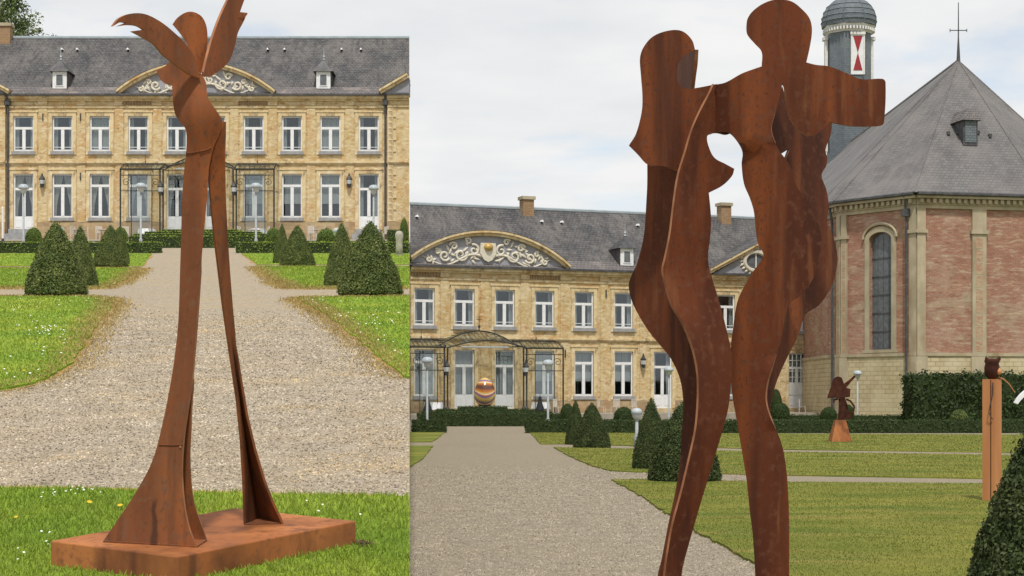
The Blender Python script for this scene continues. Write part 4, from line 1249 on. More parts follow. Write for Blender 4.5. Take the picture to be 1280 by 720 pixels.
    for x, w, striped in pils:
        p = MB(fl); p.box(x - w / 2, x + w / 2, -0.16, 0.05, ZS + 0.02, EV - 0.98); po = put(p, 'pilaster', M['chstone'])
        p = MB(fl); p.box(x - w / 2 - 0.12, x + w / 2 + 0.12, -0.26, 0.05, EV - 2.6, EV - 2.38); p.build('capital', M['chstone'], po)
        p = MB(fl); p.box(x - w / 2 - 0.10, x + w / 2 + 0.10, -0.22, 0.02, 0, ZS - 0.22); p.build('pedestal', M['chstone'], po)
        if striped:
            nb = 9
            for k in range(nb):
                z0_ = lerp(ZS + 0.1, EV - 2.7, k / nb); z1_ = lerp(ZS + 0.1, EV - 2.7, (k + random.uniform(0.78, 0.93)) / nb)
                p = MB(fl); p.box(x - w / 2 * 0.5, x + w / 2 * 0.5, -0.168, -0.12, z0_, z1_); p.build('brick_panel', M['fadedbrick'], po)
    if i == 2:
        d_ = MB(fl); d_.tube([(L - 0.62, -0.5, EV - 0.2), (L - 0.62, -0.3, EV - 1.4), (L - 0.62, -0.3, 0.1)], 0.075, 6); d_.box(L - .85, L - .4, -0.5, -0.16, EV - 1.5, EV - 1.0); put(d_, 'downpipe', M['lead'])
    if i == 1:
        d_ = MB(fl); d_.tube([(L - 0.95, -0.5, EV - 0.2), (L - 0.95, -0.3, EV - 1.4), (L - 0.95, -0.3, 0.1)], 0.09, 6); put(d_, 'downpipe', M['lead'])
# roof
RX = APEX.x
def ov(p, q=0.75):      # eaves overhang outward from the roof centre line
    d = Vector((p.x - APEX.x, p.y - max(apexY, min(p.y, nave_end)))); d.normalize(); return Vector((p.x + d.x * q, p.y + d.y * q, EV))
ridge_end = Vector((RX, nave_end, APEX.z))
ev = [Vector((Cm.x - 0.9, nave_end, EV)), ov(Cm), ov(C0), ov(C1), ov(C2), ov(C3), Vector((C3.x + 0.7, nave_end, EV))]
r_ = MB(lambda p: p - ch0)
ap = APEX.copy()
r_.add([ev[0], ev[1], ap, ridge_end], [(0, 1, 2, 3)])
for k in range(1, 5): r_.add([ev[k], ev[k + 1], ap], [(0, 1, 2)])
r_.add([ev[5], ev[6], ridge_end, ap], [(0, 1, 2, 3)])
r_.add([ev[0], ev[6], ridge_end], [(0, 1, 2)])
ro = r_.build('roof', M['slatech'], church)
r_ = MB(lambda p: p - ch0)
for k in range(1, 6): r_.tube([ev[k], ap], 0.06, 5)
r_.tube([ap, ridge_end], 0.12, 5)
r_.build('hip_capping', M['slatech'], ro)
# roof dormer on the front facet
dn = (ev[4] - ev[3]).normalized()
def on_roof(u, v):
    d = P(u, v, 1.0) - Vector((0, 0, EYE))
    n = (ev[4] - ev[3]).cross(ap - ev[3])
    t = (ev[3] - Vector((0, 0, EYE))).dot(n) / d.dot(n)
    return Vector((0, 0, EYE)) + d * t
dp = on_roof(1211, 179)
aD = math.atan2(dn.y, dn.x)
rt = Matrix.Rotation(aD, 3, 'Z')
dxf = lambda p: rt @ p + dp - ch0
w_, hd = 0.52, 1.55
d_ = MB(dxf); d_.box(-w_, w_, -0.25, 2.2, -0.2, hd); do = d_.build('dormer', M['lead'], church)
d_ = MB(dxf); d_.box(-w_ + 0.12, w_ - 0.12, -0.29, -0.252, 0.02, hd - 0.08); d_.build('louvre', M['towersl'], do)
d_ = MB(dxf); d_.add([(-0.72, -0.5, hd - 0.05), (0.72, -0.5, hd - 0.05), (0.72, 2.3, hd - 0.05), (-0.72, 2.3, hd - 0.05), (0, 0.0, hd + 0.85), (0, 2.3, hd + 0.85)], [(0, 1, 4), (1, 2, 5, 4), (0, 4, 5, 3), (2, 3, 5), (0, 3, 2, 1)]); d_.build('dormer_roof', M['slatekick'], do)
# small roof hooks in a row
for u, v in ((1113, 170), (1129, 175), (1146, 172), (1162, 169), (1185, 167), (1196, 166), (1222, 166), (1237, 170)):
    if u > 1170:
        p = on_roof(u, v); h_ = MB(lambda q: q - ch0); h_.box(p.x - 0.1, p.x + 0.1, p.y - 0.25, p.y + 0.05, p.z - 0.1, p.z + 0.12); h_.build('roof_vent', M['lead'], ro)
# spire cross
c_ = MB(lambda p: p - ch0)
top = EYE + (VH - 3) / F * apexY
c_.tube([APEX - Vector((0, 0, .3)), Vector((APEX.x, apexY, lerp(APEX.z, top, 0.4))), Vector((APEX.x, apexY, top))], [0.16, 0.05, 0.03], 6)
zc_ = EYE + (VH - 38) / F * apexY
c_.tube([(APEX.x - 0.6, apexY, zc_), (APEX.x + 0.6, apexY, zc_)], 0.035, 5)
for sx in (-1, 1): c_.tube([(APEX.x + sx * 0.6, apexY, zc_ - .12), (APEX.x + sx * 0.6, apexY, zc_ + .12)], 0.03, 4)
c_.build('spire_cross', M['lead'], church)
# tower behind the nave roof
TY = 160.0
tx_ = (1061 - 640) / F * TY
tw = empty('church_tower', (tx_, TY, 0), 0, 'slate-clad octagonal tower with onion dome rising behind the church roof', 'tower')
pz = lambda v: EYE + (VH - v) / F * TY
r8 = 27.5 / F * TY
t_ = MB(); t_.lathe([(r8, 0), (r8, pz(40))], 8, (0, 0, 0), R(22.5)); t_.build('shaft', M['towersl'], tw)
t_ = MB(); t_.lathe([(r8 * 1.02, pz(44)), (r8 * 1.08, pz(41)), (r8 * 1.14, pz(38)), (r8 * 1.18, pz(36)), (r8 * 1.18, pz(33))], 8, (0, 0, 0), R(22.5)); t_.build('cornice', M['whitetrim'], tw)
t_ = MB()
for k in range(48):
    a = 2 * math.pi * k / 48; rr = r8 * 1.13
    t_.box(rr * math.cos(a) - 0.07, rr * math.cos(a) + 0.07, rr * math.sin(a) - 0.07, rr * math.sin(a) + 0.07, pz(42), pz(38.4))
tag(t_.build('cornice_dentils', M['whitetrim'], tw), kind='stuff')
dome = [(1.21, 34.5), (1.24, 29), (1.22, 23), (1.14, 16), (1.0, 9.5), (0.8, 4), (0.55, 0), (0.38, -3), (0.3, -7), (0.28, -14), (0.36, -18), (0.3, -24), (0.1, -34)]
t_ = MB(); t_.lathe([(a * r8, pz(v)) for a, v in dome], 24); do = t_.build('onion_dome', M['towersl'], tw)
t_ = MB()
for k in range(8):
    a = 2 * math.pi * k / 8 + R(22.5)
    t_.tube([(q * r8 * math.cos(a), q * r8 * math.sin(a), pz(v)) for q, v in dome[:9]], 0.05, 4)
for v, q in ((29, 1.245), (23, 1.225), (16, 1.145), (9.5, 1.005)):
    t_.lathe([(q * r8, pz(v) - 0.05), (q * r8 + 0.05, pz(v)), (q * r8, pz(v) + 0.05)], 24)
t_.build('dome_rib', M['towersl'], do)
# belfry shutter: the facet facing the camera is at -90 deg
yq = -r8 * math.cos(R(22.5))
ux = lambda u: (u - 1061) / F * TY
s = MB(); s.box(ux(1059.5), ux(1074), yq - 0.10, yq + 0.1, pz(98), pz(49)); so = s.build('belfry_window', M['white'], tw)
s = MB(); s.box(ux(1057.5), ux(1076), yq - 0.22, yq, pz(49), pz(45.5)); s.build('lintel', M['whitetrim'], so)
s = MB()
for sx in (1058.2, 1073.6): s.box(ux(sx), ux(sx + 1.8), yq - 0.16, yq, pz(98), pz(49))
s.build('jamb', M['whitetrim'], so)
s = MB()
um, ul, ur = ux(1066.8), ux(1061.2), ux(1072.4)
s.prism([(ul, pz(50.5)), (ur, pz(50.5)), (um, pz(71))], yq - 0.135, yq - 0.104)
s.prism([(ul, pz(93)), (um, pz(71)), (ur, pz(93))], yq - 0.135, yq - 0.104)
s.build('red_shutter_triangle', M['red'], so)
s = MB()
for sx in (-1, 1):
    x = sx * r8 * 0.98; s.box(*sorted((x, x + sx * 0.25)), -0.3, 0.3, pz(190), pz(48)); s.box(*sorted((x, x + sx * 0.42)), -0.4, 0.4, pz(51), pz(47))
s.build('buttress', M['whitetrim'], tw)

# ================================================================== SCULPTURE LEFT (single winged figure)
HS = 0.12
def SLY(v): return (EYE - HS) * F / (v - VL)       # depth of a point on the plinth top
pn = [(63, 676), (222, 696), (445, 651), (295, 634)]
tops = [P(u, v, SLY(v)) for u, v in pn]
tops[3] = tops[0] + tops[2] - tops[1]
ctr = sum(tops, Vector()) / 4
slab_xy = [ctr + (p - ctr) * 1.015 for p in tops]
plo = empty('steel_plinth', ctr - Vector((0, 0, HS)), 0, 'low orange rusted steel slab lying in the grass under the winged figure', 'plinth')
def slabpts(scale=1.0, dz=0.0):
    return [ctr + (p - ctr) * scale + Vector((0, 0, dz)) for p in tops]
s = MB(lambda p: p - plo.location)
t4 = slabpts(); b4 = slabpts(1.0, -HS - 0.05)
s.add(t4 + b4, [(0, 1, 2, 3), (7, 6, 5, 4), (0, 4, 5, 1), (1, 5, 6, 2), (2, 6, 7, 3), (3, 7, 4, 0)])
pl_ = s.build('slab', M['cortenslab'], plo)
bv = pl_.modifiers.new('bevel', 'BEVEL'); bv.width = 0.006; bv.segments = 2

def add_stain(m, x0, z0, z1, w):
    """rust run-off with a shape of its own, object space"""
    n, l = m.node_tree.nodes, m.node_tree.links
    b = n['Principled BSDF']
    src = b.inputs['Base Color'].links[0].from_socket
    t = n.new('ShaderNodeTexCoord'); sp_ = n.new('ShaderNodeSeparateXYZ'); l.new(t.outputs['Object'], sp_.inputs[0])
    nz = n.new('ShaderNodeTexNoise'); nz.inputs['Scale'].default_value = 14; l.new(t.outputs['Object'], nz.inputs['Vector'])
    def mth(op, a_, b_):
        q = n.new('ShaderNodeMath'); q.operation = op
        for i_, v_ in enumerate((a_, b_)):
            if isinstance(v_, float): q.inputs[i_].default_value = v_
            else: l.new(v_, q.inputs[i_])
        return q.outputs[0]
    def rng_(v_, a_, b_):
        q = n.new('ShaderNodeMapRange'); q.interpolation_type = 'SMOOTHSTEP'
        q.inputs['From Min'].default_value = a_; q.inputs['From Max'].default_value = b_
        l.new(v_, q.inputs['Value']); return q.outputs[0]
    dxn = mth('ABSOLUTE', mth('ADD', mth('SUBTRACT', sp_.outputs[0], x0), mth('MULTIPLY', mth('SUBTRACT', nz.outputs['Fac'], 0.5), 0.05)), 0.0)
    k = mth('MULTIPLY', rng_(dxn, w, w * 0.25), mth('MULTIPLY', rng_(sp_.outputs[2], z0, z0 + 0.01), rng_(sp_.outputs[2], z1, z1 - 0.05)))
    k = mth('MULTIPLY', k, 0.75)
    mm = n.new('ShaderNodeMixRGB'); mm.inputs[2].default_value = (0.04, 0.02, 0.014, 1)
    l.new(k, mm.inputs[0]); l.new(src, mm.inputs[1]); l.new(mm.outputs[0], b.inputs['Base Color'])
figL = empty('steel_sculpture', P(240, 668, 7.75), 0, 'tall rusted steel figure with raised wing arms on a low steel slab', 'sculpture')
_o = P(240, 668, 7.75); _q = P(195, 619, 7.63); _r = P(191, 680, 7.62)
add_stain(M['cortenA'], (_q.x + _r.x) / 2 - _o.x, _r.z - _o.z - 0.05, _q.z - _o.z, 0.022)
def dfront(u, v):
    base = 7.56 + 0.13 * (246 - u) / 118
    k = clamp((v - 420) / 260)
    up = 7.63 + 0.0016 * abs(u - lerp(246, 250, clamp((420 - v) / 300)))      # bent about a soft vertical fold
    bul = -0.05 * math.exp(-((v - 140) / 40.0) ** 2)
    return lerp(up + bul, base, k)
leftb = [(128, 678), (147, 650), (167, 620), (190, 577), (203, 530), (213, 480), (219, 440), (223, 400), (225, 340), (226.5, 290), (227.5, 250), (230, 215), (233, 185), (232, 162), (224, 151), (219, 143), (216, 125), (215, 106)]
brst = [(203, 102), (195, 88), (207, 82), (214, 76), (226, 79)]
rgt = [(250, 92), (257, 102), (260, 122), (271, 139), (278, 152), (275, 166), (267, 184), (261, 212), (259, 245), (254, 300), (250, 350), (246, 400), (242, 450), (239, 482), (233, 520), (229, 550), (227, 590), (230, 630), (236, 660), (246, 684)]
plate('body_plate', leftb + brst + rgt, dfront, M['cortenA'], figL, 0.014, 10)
def dback(u, v):
    k = clamp((v - 470) / 200)
    return lerp(dfront(u, v) + 0.016, 7.70 + 0.04 * (u - 128) / 130, k)
bl = [(238, 470), (236, 500), (225, 540), (205, 580), (180, 625), (150, 660), (134, 677.5)]
brr = [(259, 676), (250, 652), (242, 627), (238.5, 600), (237, 570), (238, 540), (239.5, 500), (241, 475)]
plate('leg_back_plate', bl + brr, dback, M['cortenA'], figL, 0.014, 10)
f_ = MB(lambda p: p - figL.location)
f_.add([P(129, 678, SLY(678) - 0.0), P(246, 684.5, SLY(684.5)), P(259, 676.5, SLY(676.5)), P(140, 674, SLY(674))], [(0, 1, 2, 3)])
fo = f_.build('foot_plate', M['cortenA'], figL); sm = fo.modifiers.new('solid', 'SOLIDIFY'); sm.thickness = 0.014; sm.offset = 0
# rear leg: a plate that opens into a V channel towards the foot
L2l = [(279, 150), (274, 168), (266, 188), (262, 210), (261, 226), (264, 262), (268, 300), (273, 340), (278, 380), (284, 420), (290, 460), (296, 500), (301, 550), (304, 600), (306, 656)]
L2r = [(353.5, 654), (342, 630), (331, 602), (319, 562), (309, 520), (301, 472), (294.5, 425), (290, 385), (286.5, 340), (284, 300), (281.5, 250), (280.5, 200), (281, 165)]
def interp(pts, v):
    ps = sorted(pts, key=lambda p: p[1])
    return float(np.interp(v, [p[1] for p in ps], [p[0] for p in ps]))
def dleg2(u, v):
    t = clamp((v - 190) / 465)
    a, b = interp(L2l, v), interp(L2r, v)
    s_ = clamp((u - a) / max(b - a, 1))
    tri = s_ / 0.38 if s_ < 0.38 else (1 - s_) / 0.62
    kk = clamp((v - 330) / 325)
    base = lerp(7.66, 8.13, t ** 1.1)
    return base + 0.16 * kk * tri + (0.10 * (1 - kk) * s_)
def ribbon(name, Lp, Rp, v0, v1, rows, fr, depth, m, parent, th):
    vs, fs = [], []
    for r_ in range(rows + 1):
        v = lerp(v0, v1, r_ / rows)
        a, b = interp(Lp, v), interp(Rp, v)
        for t in fr: vs.append(tuple(P(lerp(a, b, t), v, depth(t, v)) - parent.location))
    n = len(fr)
    for r_ in range(rows):
        for k in range(n - 1): fs.append((r_ * n + k, (r_ + 1) * n + k, (r_ + 1) * n + k + 1, r_ * n + k + 1))
    me = bpy.data.meshes.new(name); me.from_pydata(vs, [], fs); me.materials.append(m)
    me.polygons.foreach_set('use_smooth', [True] * len(me.polygons))
    o = link(name, me, parent)
    sm_ = o.modifiers.new('solid', 'SOLIDIFY'); sm_.thickness = th; sm_.offset = 0
    es_ = o.modifiers.new('edges', 'EDGE_SPLIT'); es_.split_angle = R(35)
    return o
def dl2(s_, v):
    tri = s_ / 0.4 if s_ < 0.4 else (1 - s_) / 0.6
    kk = clamp((v - 380) / 275) ** 1.2
    return lerp(7.66, 8.13, clamp((v - 190) / 465) ** 1.1) + 0.20 * kk * tri + 0.06 * (1 - kk) * s_
ribbon('rear_leg_plate', L2l, L2r, 152, 655.5, 70, [0, 0.13, 0.26, 0.4, 0.6, 0.8, 1.0], dl2, M['cortenA'], figL, 0.012)
f_ = MB(lambda p: p - figL.location)
f_.add([P(305, 656.5, SLY(656.5)), P(354, 655, SLY(655)), P(330, 648, SLY(648))], [(0, 1, 2)])
fo = f_.build('foot_plate', M['cortenA'], figL); sm = fo.modifiers.new('solid', 'SOLIDIFY'); sm.thickness = 0.012; sm.offset = 0
wd = MB(lambda p: p - figL.location)
wd.tube([P(u, v, dfront(u, v) - 0.003) for u, v in ((232.5, 191), (240, 191), (250, 189), (258, 187), (264, 184))], 0.0035, 5)
wd.tube([P(u, v, dfront(u, v) - 0.003) for u, v in ((198.5, 556), (210, 556.5), (220, 556.5), (228, 556))], 0.0025, 5)
wd.build('weld_seam', M['cortenA'], figL)
wd = MB(lambda p: p - figL.location); wd.tube([P(225.5, 558.5, dfront(225, 558) - 0.006), P(225.5, 558.5, dfront(225, 558) + 0.01)], 0.006, 8); wd.build('bolt', M['rim'], figL)
armL = [(141, 33), (149, 23), (164, 17), (181, 17.5), (199, 26), (216, 39), (234, 57), (245, 76), (250.5, 98), (237, 93), (219, 80), (204.5, 68.5), (193, 55), (178, 46), (165, 39), (180, 37), (172, 32.5), (160, 31.3), (147, 33), (158, 28.5), (150, 28)]
plate('wing_arm', armL, lambda u, v: 7.60 - 0.45 * ((250 - u) / 110) ** 1.2 if u < 250 else 7.60, M['cortenA'], figL, 0.012, 7)
armR = [(254, 94), (259, 72), (266, 47), (274.5, 23), (285, 0), (292, -14), (303, -20), (309, -10), (305, 1), (300, 15), (309, 16), (305, 26), (297.5, 41), (293.5, 58), (286, 77), (272, 90), (260, 96)]
plate('wing_arm', armR, lambda u, v: 7.62 + 0.5 * clamp((u - 255) / 50) - 0.12 * clamp((u - 255) / 50) ** 2, M['cortenA'], figL, 0.012, 7)
head = [(215.5, 30.5), (222, 22), (234, 15), (245, 16), (254, 23), (259, 38), (258.5, 61), (255, 79), (250, 96), (241, 90), (240, 74), (234, 56), (225, 42)]
plate('head_plate', head, lambda u, v: 7.68 + 0.05 * ((u - 240) / 20.0) ** 2, M['cortenA'], figL, 0.014, 7)

# ================================================================== SCULPTURE RIGHT (embracing couple)
YC = 10.0
YF = 832
figR = empty('steel_sculpture', P(905, VH + EYE * F / YC, YC), 0, 'rusted steel embracing couple cut from bent plates, standing by the gravel path', 'sculpture')
man = [(893, 106), (907, 103), (927, 92), (943, 86), (952, 83), (952, 65), (942, 53), (934, 43), (933, 32), (935, 22), (943, 12), (957, 3), (973, -1), (990, 2), (1003, 12), (1012, 23), (1015, 37), (1013, 55), (1008, 78),
       (1020, 81), (1037, 83), (1057, 91), (1077, 99), (1103, 98.5), (1107, 103), (1105, 153), (1101, 157), (1067, 157.5), (1050, 155), (1037, 152), (1027, 163), (1017, 169), (1007, 168), (997, 160), (988, 147), (983, 127), (981, 108), (978, 104),
       (973, 127), (967, 147), (964, 160), (967, 173), (973, 187), (983, 200), (990, 213), (997, 235), (1007, 247), (1017, 267), (1025, 287), (1027, 303), (1023, 323), (1017, 347), (1003, 367), (987, 380), (982, 393), (978, 417), (972, 440), (960, 474), (957, 499), (962, 520), (972, 541), (979, 562), (983, 587), (985, 612), (986.5, 653), (986.5, 720), (985, 834),
       (948, 834), (944, 720), (941, 670), (937, 637), (933, 599), (927, 562), (922, 532), (915, 491), (913, 457), (914, 428), (916, 413), (919, 390), (923, 373), (933, 353), (943, 337), (953, 323), (954, 317), (947, 303), (944, 280), (942, 263), (937, 247), (930, 230), (927, 205), (928, 190), (920, 175), (910, 166), (896, 164.5), (884, 168), (882, 140)]
def dman(u, v):
    c = lerp(968, 963, clamp((v - 100) / 500))
    d = abs(u - c)
    k = 0.0030 if v > 180 else 0.0014
    return YC + k * d + (0.0022 * max(0, c - 40 - u) if v < 200 else 0)
plate('front_plate', man, dman, M['cortenB'], figR, 0.02, 12)
wom = [(892.5, 105), (887, 117), (875, 140), (865, 163), (857, 190), (848, 220), (842, 260), (838, 293), (832, 323), (829, 338), (833, 357), (840, 380), (852, 400), (861, 420), (869, 445), (873, 472), (873, 503), (870, 537), (862, 574), (852, 616), (841, 657), (835, 691), (831, 720), (818, 834),
       (842, 834), (852, 720), (855, 703), (864, 670), (875, 632), (885, 599), (895, 566), (905, 532), (911, 507), (914, 474), (915, 445), (912, 428), (907, 407), (900, 380), (893, 357), (887, 337), (885, 320), (887, 303), (889, 280), (888, 260), (886, 241), (903, 232), (915, 220), (918, 211), (907, 205), (893, 197), (885.5, 182), (884, 170), (893, 140)]
def dwom(u, v):
    a = interp(wom[:24], v)
    return YC - 0.10 + 0.0028 * (u - a) - 0.05 * math.sin(clamp((v - 100) / 600) * math.pi)
plate('front_plate', wom, dwom, M['cortenB'], figR, 0.02, 12)
hair = [(800, 72), (805, 58), (817, 45), (837, 38), (853, 39), (865, 50), (869, 63), (857, 68), (848, 80), (846, 97), (851, 108), (858, 111), (870, 110), (896, 105), (890, 122), (880, 142), (868, 168), (858, 200), (852, 215), (842, 211), (827, 207), (810, 206), (797, 193), (786, 182), (795, 167), (802, 140), (803, 120), (801, 93)]
plate('hair_plate', hair, lambda u, v: YC + 0.05 + 0.0016 * abs(u - 835), M['cortenB'], figR, 0.02, 10)
hook = [(869, 62), (868, 80), (866, 95), (864, 112), (855, 112), (846, 104), (843, 90), (847, 76), (857, 66)]
plate('hair_return_plate', hook, lambda u, v: YC + 0.06 + 0.034 * (870 - u), M['cortenB'], figR, 0.02, 8)
wback = [(809, 200), (809, 230), (808, 250), (805, 293), (797, 327), (787, 350), (786, 360), (790, 377), (800, 397), (813, 417), (829, 436), (839, 449), (850, 474), (854, 503), (852, 541), (850, 578), (843, 620), (835, 657), (827, 699), (822, 720), (808, 834),
         (830, 834), (845, 720), (865, 640), (885, 560), (890, 500), (886, 450), (868, 405), (845, 360), (842, 330), (850, 290), (856, 240), (862, 205), (850, 196)]
plate('back_plate', wback, lambda u, v: YC + 0.12 + 0.0052 * max(0, 872 - u), M['cortenB'], figR, 0.02, 12)
mback = [(978, 108), (984, 128), (992, 146), (1005, 158), (1040, 148), (1040, 156), (1038, 170), (1032, 187), (1034, 197), (1033, 207), (1027, 219), (1033, 237), (1036, 258), (1034, 277), (1042, 297), (1047, 320), (1045, 340), (1037, 363), (1023, 382), (1007, 393), (1000, 413), (993, 430), (985, 445), (972, 474), (965, 499), (963, 516),
         (950, 500), (948, 460), (955, 420), (962, 380), (985, 340), (995, 300), (990, 260), (984, 225), (983, 201), (988, 185), (977, 192), (969, 180), (958, 165), (965, 140), (972, 120)]
plate('back_plate', mback, lambda u, v: YC + 0.30 + 0.0075 * (u - 960), M['cortenB'], figR, 0.02, 10)
# arm of the woman reaching behind, closes the shoulder gap
plate('inner_arm_plate', [(866, 150), (893, 106), (915, 120), (922, 160), (910, 168), (896, 166), (884, 170), (878, 190), (862, 195)], lambda u, v: YC + 0.12 + 0.002 * (u - 866), M['cortenB'], figR, 0.02, 10)
bz = MB(lambda p: p - figR.location); zb_ = 0.0
gp = P(900, VH + EYE * F / YC, YC)
bz.box(gp.x - 0.62, gp.x + 0.62, YC - 0.45, YC + 0.75, -0.02, 0.03); bz.build('base_plate', M['cortenB'], figR)

# ================================================================== FOLIAGE
def prof_cone(h, r, t, bulge):
    # t 0..1 from ground to tip
    base = r * (1 - t ** bulge) ** 0.9
    return base * (0.93 + 0.07 * min(1, t / 0.06)) + 0.012
def cone_parts(h, r, nleaf, size, ml, seed, bulge=1.25):
    rg = np.random.default_rng(seed)
    nz, na = 26, 30
    V = []; Fc = []
    for i in range(nz):
        t = i / (nz - 1)
        for k in range(na):
            a = 2 * math.pi * k / na
            rr = prof_cone(h, r, t, bulge) * 0.965
            rr *= 1 + 0.07 * noise.noise(Vector((math.cos(a) * 2.2, math.sin(a) * 2.2, t * 5 + seed)))
            V.append((rr * math.cos(a), rr * math.sin(a), t * h * 0.985))
    for i in range(nz - 1):
        for k in range(na):
            Fc.append((i * na + k, i * na + (k + 1) % na, (i + 1) * na + (k + 1) % na, (i + 1) * na + k))
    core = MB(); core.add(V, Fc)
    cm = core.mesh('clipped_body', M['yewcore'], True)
    t = 1 - np.sqrt(rg.uniform(0, 1, nleaf))
    t = np.clip(t, 0, 1)
    a = rg.uniform(0, 2 * np.pi, nleaf)
    rr = np.array([prof_cone(h, r, x, bulge) for x in t])
    jn = np.array([noise.noise(Vector((math.cos(q) * 2.2, math.sin(q) * 2.2, x * 5 + seed))) for q, x in zip(a, t)])
    jf = np.array([noise.noise(Vector((math.cos(q) * 7, math.sin(q) * 7, x * 16 + seed))) for q, x in zip(a, t)])
    rr = rr * (1 + 0.07 * jn) + 0.016 * jf + rg.normal(0, 0.010, nleaf) + (rg.uniform(0, 1, nleaf) > 0.985) * 0.02
    pos = np.stack([rr * np.cos(a), rr * np.sin(a), t * h + rg.normal(0, 0.01, nleaf)], 1)
    pos[:, 2] = np.clip(pos[:, 2], 0.02, None)
    nrm = np.stack([np.cos(a), np.sin(a), np.full(nleaf, 0.45)], 1)
    lm = polymesh('leaves', leaves(pos, nrm, size, 0.75), ml, 4)
    tr = MB(); tr.lathe([(0.05, -0.05), (0.045, 0.25)], 8)
    return cm, lm, tr.mesh('trunk', M['bark'])
def put_cone(parts, loc, label, group, sc=(1, 1, 1), rz=0.0, name='yew_cone'):
    o = empty(name, loc, rz, label, 'topiary', group)
    o.scale = sc
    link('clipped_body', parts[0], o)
    tag(link('leaves', parts[1], o), kind='stuff')
    link('trunk', parts[2], o)
    return o
coneL = cone_parts(1.0, 0.42, 17000, 0.015, M['yew'], 3, 1.35)
coneR = cone_parts(1.0, 0.40, 17000, 0.015, M['yewR'], 5, 1.35)
def conepix(parts, left, uc, vb, vt, wpx, label, group, rz):
    Y = GLY(vb) if left else GRY(vb)
    g_ = (GL if left else GR)(uc, vb)
    h = (vb - vt) / F * Y; w = wpx / F * Y
    r0 = 0.42 if left else 0.40
    g_.y += w / 2
    if left: g_.z = zL(g_.y)
    g_.z += 0.0
    put_cone(parts, g_, label, group, (w / 2 / r0, w / 2 / r0, h), rz)
GLc = 'clipped cones beside the path of the rising garden'
conepix(coneL, True, 59.5, 372, 277, 76, 'large clipped yew cone in front of a slimmer cone, left of the winged figure', GLc, 0.3)
conepix(coneL, True, 95, 360.5, 282, 42, 'slim clipped yew cone half hidden behind a larger cone left of the winged figure', GLc, 1.3)
conepix(coneL, True, 133, 335, 281, 43, 'clipped yew cone standing alone on the middle lawn left of the path', GLc, 2.3)
conepix(coneL, True, 147, 331, 283, 24, 'small clipped yew cone peeping out behind another cone left of the path', GLc, 3.3)
conepix(coneL, True, 460, 372, 276, 79, 'large clipped yew cone in front of a slimmer cone, right of the winged figure', GLc, 4.3)
conepix(coneL, True, 425, 360, 278, 44, 'slim clipped yew cone behind the large cone right of the winged figure', GLc, 5.3)
conepix(coneL, True, 369, 334, 281, 43, 'clipped yew cone on the middle lawn right of the path, below the palace windows', GLc, 0.9)
conepix(coneL, True, 351, 330, 279, 22, 'small slim clipped yew cone behind another at the path edge', GLc, 1.9)
GRc = 'clipped cones beside the path of the level garden'
conepix(coneR, False, 741, 561, 503, 46, 'dark clipped yew cone at the path corner before the palace, beside a low globe lamp', GRc, 0.2)
conepix(coneR, False, 720, 556, 500, 26, 'slim dark yew cone behind the cone at the path corner', GRc, 1.2)
conepix(coneR, False, 816, 588, 497, 47, 'tall dark yew cone left of the embracing couple, in front of a palace door', GRc, 2.2)
conepix(coneR, False, 860, 604.5, 500, 90, 'broad dark yew cone standing behind the legs of the embracing couple', GRc, 3.2)
# big cone close by on the right
bigc = cone_parts(1.0, 0.40, 42000, 0.012, M['yewR'], 9)
bw_ = 0.52
put_cone(bigc, (1303 - 640) / F * 10.0 * Vector((1, 0, 0)) + Vector((0, 10.0, 0.02)), 'big dark yew cone cut by the picture edge, before the column with the bird', GRc, (bw_ / 0.40, bw_ / 0.40, 1.50), 0.7)

def leafbox_mesh(L, D, H, dens, size, ml, mtop=None, seed=0, rough=0.02, wamp=0.035):
    """clipped hedge: bumpy core + leaf quads on top and sides, origin at base centre, length along x"""
    nx, nz_, ny = max(2, int(L / 0.4)), 4, 3
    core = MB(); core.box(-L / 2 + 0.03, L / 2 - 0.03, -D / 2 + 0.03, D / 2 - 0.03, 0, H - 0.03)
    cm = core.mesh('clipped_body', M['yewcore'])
    def wob(x, y, z): return wamp * noise.noise(Vector((x * 1.3 + seed, y * 1.3, z * 1.3)))
    P_, N_ = [], []
    def face(n, fn, nr):
        p = fn(n); P_.append(p); N_.append(np.tile(np.array(nr, float), (n, 1)))
    U = lambda n, a, b: rng.uniform(a, b, n)
    face(int(L * H * dens), lambda n: np.stack([U(n, -L / 2, L / 2), np.full(n, -D / 2), U(n, 0, H)], 1), (0, -1, 0.3))
    face(int(L * H * dens * 0.4), lambda n: np.stack([U(n, -L / 2, L / 2), np.full(n, D / 2), U(n, 0, H)], 1), (0, 1, 0.3))
    face(int(D * H * dens), lambda n: np.stack([np.full(n, -L / 2), U(n, -D / 2, D / 2), U(n, 0, H)], 1), (-1, 0, 0.3))
    face(int(D * H * dens), lambda n: np.stack([np.full(n, L / 2), U(n, -D / 2, D / 2), U(n, 0, H)], 1), (1, 0, 0.3))
    pos = np.concatenate(P_); nr = np.concatenate(N_)
    pos = pos + nr * (np.array([wob(*p) for p in pos])[:, None] + rng.normal(0, rough, (len(pos), 1)))
    side = polymesh('leaves', leaves(pos, nr, size, 0.7), ml, 4)
    n = int(L * D * dens)
    pt = np.stack([U(n, -L / 2, L / 2), U(n, -D / 2, D / 2), np.full(n, H)], 1)
    pt[:, 2] += np.array([wob(*p) for p in pt]) + rng.normal(0, rough, n)
    top = polymesh('top_leaves', leaves(pt, np.tile([0, 0, 1.0], (n, 1)), size, 0.6), mtop or ml, 4)
    return cm, side, top
